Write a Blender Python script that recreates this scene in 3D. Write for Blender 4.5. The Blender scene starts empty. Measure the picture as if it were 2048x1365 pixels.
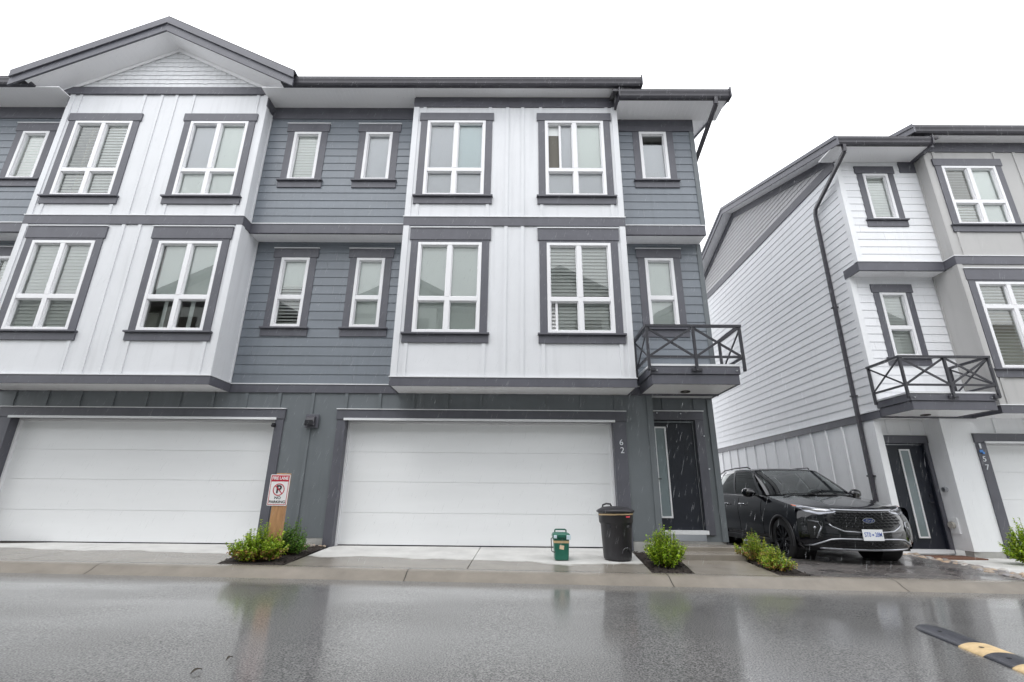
import bpy, bmesh, math, random
from mathutils import Vector, Matrix, noise
random.seed(7)
sc = bpy.context.scene
COL = sc.collection
PI = math.pi

# ------------------------------------------------------------------ materials
MATS = {}
def _mat(name):
    m = bpy.data.materials.new(name); m.use_nodes = True
    nt = m.node_tree
    return m, nt, nt.nodes['Principled BSDF']
def mat(name, col, rough=0.5, metal=0.0, var=0.0, vscale=3.0, bump=0.0, bscale=60.0, coat=0.0, spec=0.5,
        rvar=0.0, stretch=(1, 1, 1), island=0.0, streak=0.0):
    m, nt, p = _mat(name)
    N, L = nt.nodes, nt.links
    p.inputs['Base Color'].default_value = (*col, 1); p.inputs['Roughness'].default_value = rough
    p.inputs['Metallic'].default_value = metal; p.inputs['Coat Weight'].default_value = coat; p.inputs['Coat Roughness'].default_value = .03
    p.inputs['Specular IOR Level'].default_value = spec
    if var or bump or rvar:
        g = N.new('ShaderNodeNewGeometry'); mp = N.new('ShaderNodeMapping'); mp.inputs['Scale'].default_value = stretch
        L.new(g.outputs['Position'], mp.inputs['Vector'])
    if var or rvar:
        n = N.new('ShaderNodeTexNoise'); n.inputs['Scale'].default_value = vscale; n.inputs['Detail'].default_value = 6
        n.inputs['Roughness'].default_value = 0.6
        L.new(mp.outputs['Vector'], n.inputs['Vector'])
    if var:
        r = N.new('ShaderNodeMapRange'); r.inputs['From Min'].default_value = .3; r.inputs['From Max'].default_value = .7
        r.inputs['To Min'].default_value = 1 - var; r.inputs['To Max'].default_value = 1 + var
        L.new(n.outputs['Fac'], r.inputs['Value'])
        x = N.new('ShaderNodeVectorMath'); x.operation = 'SCALE'; x.inputs[0].default_value = col
        fac = r.outputs['Result']
        if island:
            gi = N.new('ShaderNodeNewGeometry'); ri = N.new('ShaderNodeMapRange'); ri.inputs['To Min'].default_value = 1 - island; ri.inputs['To Max'].default_value = 1 + island
            L.new(gi.outputs['Random Per Island'], ri.inputs['Value']); mu = N.new('ShaderNodeMath'); mu.operation = 'MULTIPLY'; L.new(fac, mu.inputs[0]); L.new(ri.outputs['Result'], mu.inputs[1]); fac = mu.outputs[0]
        if streak:      # dirt washed down the face by rain
            gs_ = N.new('ShaderNodeNewGeometry'); ms = N.new('ShaderNodeMapping'); ms.inputs['Scale'].default_value = (9, 9, .55); L.new(gs_.outputs['Position'], ms.inputs['Vector'])
            ns = N.new('ShaderNodeTexNoise'); ns.inputs['Scale'].default_value = 1; ns.inputs['Detail'].default_value = 5; L.new(ms.outputs['Vector'], ns.inputs['Vector'])
            rs = N.new('ShaderNodeMapRange'); rs.inputs['From Min'].default_value = .52; rs.inputs['From Max'].default_value = .78; rs.inputs['To Min'].default_value = 1; rs.inputs['To Max'].default_value = 1 - streak
            L.new(ns.outputs['Fac'], rs.inputs['Value']); mu = N.new('ShaderNodeMath'); mu.operation = 'MULTIPLY'; L.new(fac, mu.inputs[0]); L.new(rs.outputs['Result'], mu.inputs[1]); fac = mu.outputs[0]
        L.new(fac, x.inputs['Scale']); L.new(x.outputs['Vector'], p.inputs['Base Color'])
    if rvar:
        r = N.new('ShaderNodeMapRange'); r.inputs['From Min'].default_value = .3; r.inputs['From Max'].default_value = .7
        r.inputs['To Min'].default_value = max(.02, rough - rvar); r.inputs['To Max'].default_value = rough + rvar
        L.new(n.outputs['Fac'], r.inputs['Value']); L.new(r.outputs['Result'], p.inputs['Roughness'])
    if bump:
        b = N.new('ShaderNodeTexNoise'); b.inputs['Scale'].default_value = bscale; b.inputs['Detail'].default_value = 4
        L.new(mp.outputs['Vector'], b.inputs['Vector'])
        bp = N.new('ShaderNodeBump'); bp.inputs['Strength'].default_value = bump; bp.inputs['Distance'].default_value = .01
        L.new(b.outputs['Fac'], bp.inputs['Height']); L.new(bp.outputs['Normal'], p.inputs['Normal'])
    MATS[name] = m
    return m

mat('white_panel', (.70, .71, .735), .55, streak=.10, var=.035, vscale=1.2, bump=.05, bscale=90)
mat('white_lap', (.80, .81, .835), .5, island=.025, streak=.06, var=.04, vscale=1.5, bump=.06, bscale=80, stretch=(.3, .3, 2))
mat('white_board', (.83, .84, .86), .5, streak=.06, var=.03, vscale=1.2, bump=.05, bscale=90)
mat('greige_panel', (.44, .435, .43), .55, streak=.10, var=.04, vscale=1.2, bump=.05, bscale=90)
mat('dark_lap', (.174, .196, .224), .40, island=.03, streak=.08, var=.07, vscale=2.0, bump=.06, bscale=80, stretch=(.35, .35, 2.2))
mat('dark_panel', (.138, .154, .166), .5, streak=.14, var=.07, vscale=1.4, bump=.05, bscale=90)
mat('trim_grey', (.098, .099, .118), .45, streak=.12, var=.10, vscale=3, bump=.08, bscale=70)
mat('gutter_metal', (.052, .05, .06), .35, var=.15, vscale=4)
mat('railing_metal', (.04, .04, .048), .35, var=.1, vscale=8)
mat('flashing', (.74, .75, .77), .35)
mat('vinyl', (.80, .80, .82), .35)
mat('garage_white', (.79, .80, .81), .45, var=.03, vscale=1.0, bump=.12, bscale=55, stretch=(.35, 1, 2.5))
mat('door_navy', (.012, .0145, .024), .35, var=.15, vscale=3, bump=.03, bscale=60)
mat('shingle_white', (.74, .75, .77), .6, var=.04, vscale=8)
mat('shingle_grey', (.50, .495, .505), .6, var=.05, vscale=8)
mat('roof_shingle', (.07, .068, .075), .8, var=.35, vscale=30, bump=.4, bscale=120)
mat('foundation', (.36, .355, .34), .85, var=.18, vscale=5, bump=.3, bscale=60)
mat('interior', (.55, .52, .47), .8, var=.1, vscale=1)
mat('blind_white', (.88, .88, .87), .5)
mat('shade_white', (.86, .88, .87), .8)
mat('shade_grey', (.66, .65, .71), .8)
mat('curtain_room_taupe', (.16, .15, .13), .9)  # also colours the added sheet with the tone of a dim room
mat('shade_blue', (.66, .74, .78), .8)
mat('black_plastic', (.018, .018, .022), .38, var=.2, vscale=6, bump=.08, bscale=90)
mat('bin_black', (.027, .026, .030), .42, var=.15, vscale=5, bump=.12, bscale=120)
mat('bin_green', (.012, .115, .075), .38, var=.12, vscale=6, bump=.06, bscale=90)
mat('tan_band', (.55, .40, .22), .6, var=.1, vscale=20)
mat('cream_sticker', (.68, .52, .36), .6)
mat('pale_clip', (.55, .66, .72), .4)
mat('red_mark', (.62, .03, .06), .4)
mat('sign_white', (.80, .80, .80), .3)
mat('sign_black', (.015, .015, .02), .4)
mat('sign_red', (.50, .02, .045), .4)
mat('timber', (.42, .225, .105), .7, var=.22, vscale=9, bump=.2, bscale=60, stretch=(4, 4, .5))
mat('mulch', (.022, .015, .012), .9, var=.6, vscale=40, bump=1.0, bscale=50)
mat('doormat', (.14, .065, .04), .95, var=.3, vscale=60, bump=.6, bscale=200)
mat('car_paint', (.0020, .0024, .0045), .12, coat=.80, spec=.25)
mat('car_trim', (.012, .012, .014), .45)
mat('car_grille', (.006, .006, .007), .35)
mat('chrome', (.62, .63, .66), .18, metal=1.0)
mat('satin_silver', (.42, .43, .46), .32, metal=.9)
mat('tyre', (.016, .016, .017), .62, var=.2, vscale=20, bump=.2, bscale=80)
mat('rim_black', (.02, .02, .023), .25, metal=.4)
mat('lamp_lens', (.22, .23, .26), .12, metal=.6, coat=1.0)
mat('lamp_white', (.55, .56, .60), .2)
mat('amber', (.50, .10, .03), .2)
mat('emblem_blue', (.012, .022, .10), .25, coat=.6)
mat('plate_white', (.78, .80, .82), .4)
mat('plate_blue', (.06, .12, .42), .4)
mat('rubber_black', (.038, .04, .05), .35, var=.25, vscale=18, bump=.25, bscale=90)
mat('rubber_yellow', (.60, .44, .24), .5, var=.2, vscale=14, bump=.25, bscale=90)
mat('bark', (.10, .065, .04), .9, var=.3, vscale=30)
mat('leaf_brown', (.03, .02, .012), .7)
mat('steel', (.55, .56, .58), .3, metal=1.0)
mat('number_white', (.72, .74, .78), .4)
mat('blue_tape', (.08, .25, .62), .5)
mat('opp_siding', (.27, .30, .27), .6, var=.06, vscale=2)
mat('opp_white', (.62, .64, .62), .6, var=.05, vscale=2)
mat('lamp_trim', (.05, .045, .04), .4)
mat('lens_frost', (.62, .60, .55), .3)
mat('beige_meter', (.42, .40, .36), .5)
mat('room_dark', (.06, .055, .05), .8)
mat('cabin_grey', (.16, .16, .165), .8)

def glass(name, tint, refl, rough=.0):
    m = bpy.data.materials.new(name); m.use_nodes = True
    nt = m.node_tree; N, L = nt.nodes, nt.links
    N.clear()
    o = N.new('ShaderNodeOutputMaterial'); mx = N.new('ShaderNodeMixShader')
    t = N.new('ShaderNodeBsdfTransparent'); t.inputs[0].default_value = (*tint, 1)
    g = N.new('ShaderNodeBsdfGlossy'); g.inputs[0].default_value = (.97, 1, .985, 1); g.inputs['Roughness'].default_value = rough
    f = N.new('ShaderNodeFresnel'); f.inputs[0].default_value = 1.5
    a = N.new('ShaderNodeMath'); a.operation = 'MULTIPLY'; a.inputs[1].default_value = refl; a.use_clamp = True
    L.new(f.outputs[0], a.inputs[0]); L.new(a.outputs[0], mx.inputs[0])
    L.new(t.outputs[0], mx.inputs[1]); L.new(g.outputs[0], mx.inputs[2]); L.new(mx.outputs[0], o.inputs[0])
    MATS[name] = m
glass('window_glass', (.965, .995, .98), 2.3)
glass('frosted_glass', (.50, .60, .62), 2.0, .12)
glass('car_glass', (.62, .70, .68), 2.4)
glass('car_glass_dark', (.07, .08, .08), 1.0)

def soffit_mat():
    m, nt, p = _mat('soffit_vinyl'); N, L = nt.nodes, nt.links
    p.inputs['Base Color'].default_value = (.93, .93, .95, 1); p.inputs['Roughness'].default_value = .35
    g = N.new('ShaderNodeNewGeometry'); w = N.new('ShaderNodeTexWave'); w.wave_type = 'BANDS'; w.bands_direction = 'X'
    w.wave_profile = 'SAW'; w.inputs['Scale'].default_value = 3.2
    L.new(g.outputs['Position'], w.inputs['Vector'])
    b = N.new('ShaderNodeBump'); b.inputs['Strength'].default_value = .35; b.inputs['Distance'].default_value = .01
    L.new(w.outputs['Fac'], b.inputs['Height']); L.new(b.outputs['Normal'], p.inputs['Normal'])
    MATS['soffit'] = m
soffit_mat()

def asphalt_mat():
    m, nt, p = _mat('wet_asphalt'); N, L = nt.nodes, nt.links
    g = N.new('ShaderNodeNewGeometry')
    n1 = N.new('ShaderNodeTexNoise'); n1.inputs['Scale'].default_value = 95; n1.inputs['Detail'].default_value = 2
    n2 = N.new('ShaderNodeTexNoise'); n2.inputs['Scale'].default_value = .9; n2.inputs['Detail'].default_value = 5
    mp = N.new('ShaderNodeMapping'); mp.inputs['Scale'].default_value = (.5, 1.6, 1)
    v = N.new('ShaderNodeTexVoronoi'); v.inputs['Scale'].default_value = 75
    for n in (n1, v): L.new(g.outputs['Position'], n.inputs['Vector'])
    L.new(g.outputs['Position'], mp.inputs['Vector']); L.new(mp.outputs['Vector'], n2.inputs['Vector'])
    cr = N.new('ShaderNodeValToRGB'); e = cr.color_ramp.elements
    e[0].position = .36; e[0].color = (.042, .0415, .041, 1); e[1].position = .66; e[1].color = (.265, .261, .255, 1)
    L.new(n1.outputs['Fac'], cr.inputs[0]); L.new(cr.outputs[0], p.inputs['Base Color'])
    r = N.new('ShaderNodeMapRange'); r.inputs['From Min'].default_value = .35; r.inputs['From Max'].default_value = .65
    r.inputs['To Min'].default_value = .35; r.inputs['To Max'].default_value = .5
    L.new(n2.outputs['Fac'], r.inputs['Value']); L.new(r.outputs['Result'], p.inputs['Roughness'])
    # water film flattens the aggregate: bump strength follows the wetness patches
    s = N.new('ShaderNodeMapRange'); s.inputs['From Min'].default_value = .35; s.inputs['From Max'].default_value = .65
    s.inputs['To Min'].default_value = .12; s.inputs['To Max'].default_value = .34
    L.new(n2.outputs['Fac'], s.inputs['Value'])
    b = N.new('ShaderNodeBump'); b.inputs['Distance'].default_value = .006
    L.new(s.outputs['Result'], b.inputs['Strength']); L.new(v.outputs['Distance'], b.inputs['Height'])
    L.new(b.outputs['Normal'], p.inputs['Normal'])
    cw = N.new('ShaderNodeMapRange'); cw.inputs['From Min'].default_value = .38; cw.inputs['From Max'].default_value = .60; cw.inputs['To Min'].default_value = 1.0; cw.inputs['To Max'].default_value = .7
    L.new(n2.outputs['Fac'], cw.inputs['Value']); L.new(cw.outputs['Result'], p.inputs['Coat Weight'])
    cr_ = N.new('ShaderNodeMapRange'); cr_.inputs['From Min'].default_value = .35; cr_.inputs['From Max'].default_value = .65; cr_.inputs['To Min'].default_value = .04; cr_.inputs['To Max'].default_value = .12
    L.new(n2.outputs['Fac'], cr_.inputs['Value']); L.new(cr_.outputs['Result'], p.inputs['Coat Roughness'])
    cb_ = N.new('ShaderNodeBump'); cb_.inputs['Strength'].default_value = .05; cb_.inputs['Distance'].default_value = .006; L.new(v.outputs['Distance'], cb_.inputs['Height']); L.new(cb_.outputs['Normal'], p.inputs['Coat Normal'])
    p.inputs['Coat IOR'].default_value = 1.62; p.inputs['IOR'].default_value = 1.4; p.inputs['Specular IOR Level'].default_value = .4
    MATS['wet_asphalt'] = m
asphalt_mat()

def concrete_mat(name, dry, wet, wet_all=False):
    m, nt, p = _mat(name); N, L = nt.nodes, nt.links
    g = N.new('ShaderNodeNewGeometry')
    n1 = N.new('ShaderNodeTexNoise'); n1.inputs['Scale'].default_value = 2.2; n1.inputs['Detail'].default_value = 7; n1.inputs['Roughness'].default_value = .65
    n2 = N.new('ShaderNodeTexNoise'); n2.inputs['Scale'].default_value = 70; n2.inputs['Detail'].default_value = 3
    n3 = N.new('ShaderNodeTexNoise'); n3.inputs['Scale'].default_value = .8; n3.inputs['Detail'].default_value = 4
    for n in (n1, n2, n3): L.new(g.outputs['Position'], n.inputs['Vector'])
    sp = N.new('ShaderNodeSeparateXYZ'); L.new(g.outputs['Position'], sp.inputs[0])
    # rain has soaked everything the bays overhead do not shelter; soaked edge wanders
    a = N.new('ShaderNodeMath'); a.operation = 'MULTIPLY_ADD'; a.inputs[1].default_value = 1.1; a.inputs[2].default_value = -.55
    L.new(n3.outputs['Fac'], a.inputs[0])
    bx = N.new('ShaderNodeMath'); bx.operation = 'MULTIPLY_ADD'; bx.inputs[1].default_value = .075; L.new(sp.outputs['X'], bx.inputs[0]); L.new(sp.outputs['Y'], bx.inputs[2])
    ad = N.new('ShaderNodeMath'); ad.operation = 'ADD'; L.new(bx.outputs[0], ad.inputs[0]); L.new(a.outputs[0], ad.inputs[1])
    w = N.new('ShaderNodeMapRange'); w.inputs['From Min'].default_value = 7.50; w.inputs['From Max'].default_value = 7.58
    w.inputs['To Min'].default_value = 1; w.inputs['To Max'].default_value = 1 if wet_all else 0
    L.new(ad.outputs[0], w.inputs['Value'])
    mx = N.new('ShaderNodeMix'); mx.data_type = 'RGBA'
    mx.inputs['A'].default_value = (*dry, 1); mx.inputs['B'].default_value = (*wet, 1)
    L.new(w.outputs['Result'], mx.inputs['Factor'])
    r = N.new('ShaderNodeMapRange'); r.inputs['From Min'].default_value = .3; r.inputs['From Max'].default_value = .7
    r.inputs['To Min'].default_value = .84; r.inputs['To Max'].default_value = 1.14; L.new(n1.outputs['Fac'], r.inputs['Value'])
    sc_ = N.new('ShaderNodeVectorMath'); sc_.operation = 'SCALE'; L.new(mx.outputs['Result'], sc_.inputs[0]); L.new(r.outputs['Result'], sc_.inputs['Scale'])
    L.new(sc_.outputs[0], p.inputs['Base Color'])
    rr = N.new('ShaderNodeMapRange'); rr.inputs['To Min'].default_value = .8; rr.inputs['To Max'].default_value = .27
    L.new(w.outputs['Result'], rr.inputs['Value']); L.new(rr.outputs['Result'], p.inputs['Roughness'])
    b = N.new('ShaderNodeBump'); b.inputs['Strength'].default_value = .12; b.inputs['Distance'].default_value = .006
    L.new(n2.outputs['Fac'], b.inputs['Height']); L.new(b.outputs['Normal'], p.inputs['Normal'])
    MATS[name] = m
concrete_mat('concrete', (.53, .525, .51), (.22, .20, .172))
concrete_mat('kerb_concrete', (.25, .228, .20), (.232, .208, .178), True)
mat('groove', (.05, .048, .045), .8)

def paver_mat():
    m, nt, p = _mat('wet_pavers'); N, L = nt.nodes, nt.links
    g = N.new('ShaderNodeNewGeometry'); mp = N.new('ShaderNodeMapping'); mp.inputs['Rotation'].default_value = (0, 0, math.radians(45))
    L.new(g.outputs['Position'], mp.inputs['Vector'])
    b = N.new('ShaderNodeTexBrick'); b.inputs['Scale'].default_value = 1; b.inputs['Brick Width'].default_value = .21; b.inputs['Row Height'].default_value = .105
    b.inputs['Mortar Size'].default_value = .008; b.inputs['Color1'].default_value = (.055, .052, .054, 1); b.inputs['Color2'].default_value = (.13, .115, .11, 1)
    b.inputs['Mortar'].default_value = (.20, .19, .18, 1); L.new(mp.outputs[0], b.inputs['Vector'])
    L.new(b.outputs['Color'], p.inputs['Base Color'])
    n = N.new('ShaderNodeTexNoise'); n.inputs['Scale'].default_value = 1.6; n.inputs['Detail'].default_value = 4; L.new(g.outputs['Position'], n.inputs['Vector'])
    r = N.new('ShaderNodeMapRange'); r.inputs['From Min'].default_value = .35; r.inputs['From Max'].default_value = .65; r.inputs['To Min'].default_value = .16; r.inputs['To Max'].default_value = .48
    L.new(n.outputs['Fac'], r.inputs['Value']); L.new(r.outputs[0], p.inputs['Roughness'])
    bp = N.new('ShaderNodeBump'); bp.invert = True; bp.inputs['Strength'].default_value = .9; bp.inputs['Distance'].default_value = .008
    L.new(b.outputs['Fac'], bp.inputs['Height']); L.new(bp.outputs['Normal'], p.inputs['Normal'])
    MATS['wet_pavers'] = m
paver_mat()

def foliage_mat(name, cols):
    m, nt, p = _mat(name); N, L = nt.nodes, nt.links
    g = N.new('ShaderNodeNewGeometry'); cr = N.new('ShaderNodeValToRGB')
    e = cr.color_ramp.elements
    e[0].position = 0; e[0].color = (*cols[0], 1); e[1].position = 1; e[1].color = (*cols[-1], 1)
    for i, c in enumerate(cols[1:-1]):
        x = e.new((i + 1) / (len(cols) - 1)); x.color = (*c, 1)
    L.new(g.outputs['Random Per Island'], cr.inputs[0]); L.new(cr.outputs[0], p.inputs['Base Color'])
    p.inputs['Roughness'].default_value = .38
    t = N.new('ShaderNodeBsdfTranslucent'); L.new(cr.outputs[0], t.inputs[0])
    mx = N.new('ShaderNodeMixShader'); mx.inputs[0].default_value = .35
    L.new(p.outputs[0], mx.inputs[1]); L.new(t.outputs[0], mx.inputs[2]); L.new(mx.outputs[0], N['Material Output'].inputs[0])
    MATS[name] = m
foliage_mat('leaf_lime', [(.11, .23, .012), (.25, .43, .018), (.38, .54, .03), (.48, .58, .06), (.17, .33, .02)])
foliage_mat('leaf_deep', [(.06, .16, .02), (.12, .27, .035), (.20, .36, .05), (.09, .22, .03)])
foliage_mat('leaf_mixed', [(.10, .22, .015), (.22, .40, .02), (.36, .46, .04), (.48, .44, .07), (.16, .32, .02)])
foliage_mat('leaf_orange', [(.50, .30, .12), (.48, .22, .08), (.38, .30, .06), (.55, .36, .18)])
def stone_mat():
    m, nt, p = _mat('river_stone'); N, L = nt.nodes, nt.links
    o = N.new('ShaderNodeObjectInfo'); cr = N.new('ShaderNodeValToRGB'); e = cr.color_ramp.elements
    e[0].color = (.16, .15, .15, 1); e[1].color = (.45, .43, .40, 1)
    for ps, c in ((.3, (.30, .26, .22, 1)), (.55, (.42, .30, .20, 1)), (.75, (.24, .23, .24, 1))): x = e.new(ps); x.color = c
    L.new(o.outputs['Random'], cr.inputs[0]); L.new(cr.outputs[0], p.inputs['Base Color']); p.inputs['Roughness'].default_value = .3
    MATS['river_stone'] = m
stone_mat()

# ------------------------------------------------------------------ mesh builder
IDENT = lambda p: p
def mirror_T(p): return (11.40 - p[0], p[1] + 1.10, p[2] - .20)
EACH = {'trim_band', 'soffit', 'gutter', 'corner_board', 'bolt', 'screw_cover', 'clip', 'wiper', 'wheel_arch_trim', 'band_flashing', 'end_board', 'foundation', 'head_flashing',
        'siding_wall', 'windscreen_surround', 'grip_shade', 'roof', 'roof_rail', 'rake_board', 'jamb', 'ground_wall', 'wheel_well'}
class MB:
    def __init__(s, T=IDENT): s.v = []; s.f = []; s.mi = []; s.T = T; s.m = 0
    def vert(s, p): s.v.append(s.T(tuple(p))); return len(s.v) - 1
    def face(s, pts):
        s.f.append([s.vert(p) for p in pts]); s.mi.append(s.m)
    def hexa(s, P):
        i = [s.vert(p) for p in P]
        for q in ((0, 3, 2, 1), (4, 5, 6, 7), (0, 1, 5, 4), (1, 2, 6, 5), (2, 3, 7, 6), (3, 0, 4, 7)):
            s.f.append([i[k] for k in q]); s.mi.append(s.m)
    def box(s, x0, x1, y0, y1, z0, z1):
        s.hexa([(x0, y0, z0), (x1, y0, z0), (x1, y1, z0), (x0, y1, z0), (x0, y0, z1), (x1, y0, z1), (x1, y1, z1), (x0, y1, z1)])
    def prism(s, poly, ext):           # poly: list of 3d points, ext: extrusion vector
        n = len(poly); a = [s.vert(p) for p in poly]; b = [s.vert((p[0] + ext[0], p[1] + ext[1], p[2] + ext[2])) for p in poly]
        s.f.append(a[::-1]); s.f.append(b); s.mi += [s.m, s.m]
        for i in range(n):
            j = (i + 1) % n; s.f.append([a[i], a[j], b[j], b[i]]); s.mi.append(s.m)
    def bar(s, p, q, w, h, up=(0, 0, 1)):      # rectangular bar from p to q
        p = Vector(p); q = Vector(q); d = (q - p).normalized(); u = Vector(up)
        a = d.cross(u)
        if a.length < 1e-4: a = d.cross(Vector((1, 0, 0)))
        a.normalize(); c = a.cross(d).normalized()
        a *= w / 2; c *= h / 2
        s.hexa([p - a - c, p + a - c, q + a - c, q - a - c, p - a + c, p + a + c, q + a + c, q - a + c])
    def tube(s, path, r, n=10, close=True):
        path = [Vector(p) for p in path]; rings = []
        for i, p in enumerate(path):
            d = (path[min(i + 1, len(path) - 1)] - path[max(i - 1, 0)]).normalized()
            a = d.cross(Vector((0, 0, 1)))
            if a.length < 1e-3: a = d.cross(Vector((0, 1, 0)))
            a.normalize(); b = d.cross(a).normalized()
            rr = r[i] if isinstance(r, (list, tuple)) else r
            rings.append([s.vert(p + rr * (math.cos(2 * PI * k / n) * a + math.sin(2 * PI * k / n) * b)) for k in range(n)])
        for A, B in zip(rings, rings[1:]):
            for k in range(n):
                s.f.append([A[k], A[(k + 1) % n], B[(k + 1) % n], B[k]]); s.mi.append(s.m)
        if close: s.f += [rings[0][::-1], rings[-1]]; s.mi += [s.m, s.m]
    def grid(s, rows):
        idx = [[s.vert(p) for p in r] for r in rows]
        for A, B in zip(idx, idx[1:]):
            for k in range(len(A) - 1):
                s.f.append([A[k], A[k + 1], B[k + 1], B[k]]); s.mi.append(s.m)
    def lathe(s, prof, c, axis='z', n=32):     # prof: (r, t) list along axis
        rows = []
        for r, t in prof:
            row = []
            for k in range(n + 1):
                a = 2 * PI * k / n; x, y = r * math.cos(a), r * math.sin(a)
                row.append((c[0] + x, c[1] + y, c[2] + t) if axis == 'z' else ((c[0] + t, c[1] + x, c[2] + y) if axis == 'x' else (c[0] + x, c[1] + t, c[2] + y)))
            rows.append(row)
        s.grid(rows)
    def pieces(s, tol=.006):
        par = list(range(len(s.v)))
        def fd(i):
            while par[i] != i: par[i] = par[par[i]]; i = par[i]
            return i
        for f in s.f:
            for k in f[1:]: par[fd(f[0])] = fd(k)
        comp = {}
        for fi, f in enumerate(s.f): comp.setdefault(fd(f[0]), []).append(fi)
        C_ = list(comp.values()); bb = []
        for c in C_:
            P_ = [s.v[i] for fi in c for i in s.f[fi]]
            bb.append(([min(p[k] for p in P_) - tol / 2 for k in range(3)], [max(p[k] for p in P_) + tol / 2 for k in range(3)]))
        g = list(range(len(C_)))
        def fg(i):
            while g[i] != i: g[i] = g[g[i]]; i = g[i]
            return i
        for i in range(len(C_)):
            for j in range(i):
                if all(bb[i][0][k] <= bb[j][1][k] and bb[j][0][k] <= bb[i][1][k] for k in range(3)): g[fg(i)] = fg(j)
        out = {}
        for i, c in enumerate(C_): out.setdefault(fg(i), []).extend(c)
        return list(out.values())
    def build(s, name, mats, parent=None, **k):
        if name in EACH and len(s.f) < 4000:
            ps = s.pieces()
            if len(ps) > 1:
                first = None
                for fs in ps:
                    n = MB(); mp = {}
                    for fi in fs:
                        f = []
                        for i in s.f[fi]:
                            if i not in mp: mp[i] = len(n.v); n.v.append(s.v[i])
                            f.append(mp[i])
                        n.f.append(f); n.mi.append(s.mi[fi])
                    o = n._build(name, mats, parent, **k); first = first or o
                return first
        return s._build(name, mats, parent, **k)
    def _build(s, name, mats, parent=None, smooth=False, bevel=0, weld=False, angle=None, face=None):
        me = bpy.data.meshes.new(name)
        root = parent
        while root is not None and root.parent is not None: root = root.parent
        off = Vector(root.location) if root is not None else Vector((0, 0, 0))
        me.from_pydata([tuple(Vector(v) - off) for v in s.v], [], s.f)
        if isinstance(mats, str): mats = [mats]
        for m in mats: me.materials.append(MATS[m])
        me.polygons.foreach_set('material_index', s.mi)
        bm = bmesh.new(); bm.from_mesh(me)
        if weld: bmesh.ops.remove_doubles(bm, verts=bm.verts, dist=1e-4)
        bmesh.ops.recalc_face_normals(bm, faces=bm.faces)
        if face is not None:
            for f in bm.faces:
                f.normal_update()
                if f.normal.dot(Vector(face)) < 0: f.normal_flip()
        bm.to_mesh(me); bm.free()
        if smooth: me.polygons.foreach_set('use_smooth', [True] * len(me.polygons))
        o = bpy.data.objects.new(name, me); COL.objects.link(o)
        if parent is not None: o.parent = parent
        if bevel:
            b = o.modifiers.new('bevel', 'BEVEL'); b.width = bevel; b.segments = 2; b.limit_method = 'ANGLE'; b.angle_limit = math.radians(40)
        return o
def tag(o, label=None, cat=None, group=None, kind=None):
    if label: o['label'] = label
    if cat: o['category'] = cat
    if group: o['group'] = group
    if kind: o['kind'] = kind
    return o
def empty(name, loc, label, cat, group=None):
    o = bpy.data.objects.new(name, None); COL.objects.link(o); o.location = loc; o.empty_display_size = .2
    return tag(o, label, cat, group)
def text_mesh(s, size, depth=.002, shear=0.0, align='CENTER', spacing=1.0, offset=0.0):
    c = bpy.data.curves.new('txt', 'FONT'); c.body = s; c.size = size; c.extrude = depth; c.align_x = align; c.align_y = 'CENTER'; c.shear = shear
    c.space_character = spacing; c.offset = offset
    o = bpy.data.objects.new('txt', c); COL.objects.link(o)
    dg = bpy.context.evaluated_depsgraph_get()
    me = bpy.data.meshes.new_from_object(o.evaluated_get(dg)); bpy.data.objects.remove(o); bpy.data.curves.remove(c)
    return me
def add_text(mb, s, size, centre, depth=.002, sx=1.0, rot=0.0, **k):   # facing -Y
    me = text_mesh(s, size, depth, **k); b = len(mb.v)
    for v in me.vertices:
        x, z = v.co.x * sx, v.co.y
        x, z = x * math.cos(rot) - z * math.sin(rot), x * math.sin(rot) + z * math.cos(rot)
        mb.v.append((centre[0] + x, centre[1] - v.co.z, centre[2] + z))
    for p in me.polygons: mb.f.append([b + i for i in p.vertices]); mb.mi.append(mb.m)
    bpy.data.meshes.remove(me)

# ------------------------------------------------------------------ wall helpers (building-local coordinates)
def cut(a, b, ivs):
    out = [(a, b)]
    for i0, i1 in ivs:
        n = []
        for s0, s1 in out:
            if i1 <= s0 or i0 >= s1: n.append((s0, s1)); continue
            if i0 > s0: n.append((s0, i0))
            if i1 < s1: n.append((i1, s1))
        out = n
    return out
def sheet(mb, x0, x1, z0, z1, Y, holes=()):
    zs = sorted({z0, z1, *[max(z0, min(z1, h[k])) for h in holes for k in (2, 3)]})
    for a, b in zip(zs, zs[1:]):
        m = (a + b) / 2
        for s0, s1 in cut(x0, x1, [(h[0], h[1]) for h in holes if h[2] < m < h[3]]):
            mb.face([(s0, Y, a), (s1, Y, a), (s1, Y, b), (s0, Y, b)])
def lap(mb, x0, x1, z0, z1, Y, holes=(), ex=.184, axis='x'):
    def P(x, y, z): return (x, y, z) if axis == 'x' else (y, x, z)
    z = z0
    while z < z1 - .01:
        t = min(z + ex, z1)
        brk = sorted({z, t, *[h[k] for h in holes for k in (2, 3) if z < h[k] < t]})
        for a, b in zip(brk, brk[1:]):
            m = (a + b) / 2
            f = lambda zz: Y - (.014 - .011 * (zz - z) / ex) * SGN[axis]
            js = []; jx = x0 - JR.uniform(.2, 3.4)
            while jx < x1:
                if jx > x0 + .15: js.append((jx, jx + .0025))
                jx += 3.66
            if a != z: js = lastj
            lastj = js
            for s0, s1 in cut(x0, x1, [(h[0], h[1]) for h in holes if h[2] < m < h[3]] + js):
                mb.face([P(s0, f(a), a), P(s1, f(a), a), P(s1, f(b), b), P(s0, f(b), b)])
                if a == z: mb.face([P(s0, f(a), a), P(s1, f(a), a), P(s1, Y + .004 * SGN[axis], a), P(s0, Y + .004 * SGN[axis], a)])
        z = t
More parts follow.
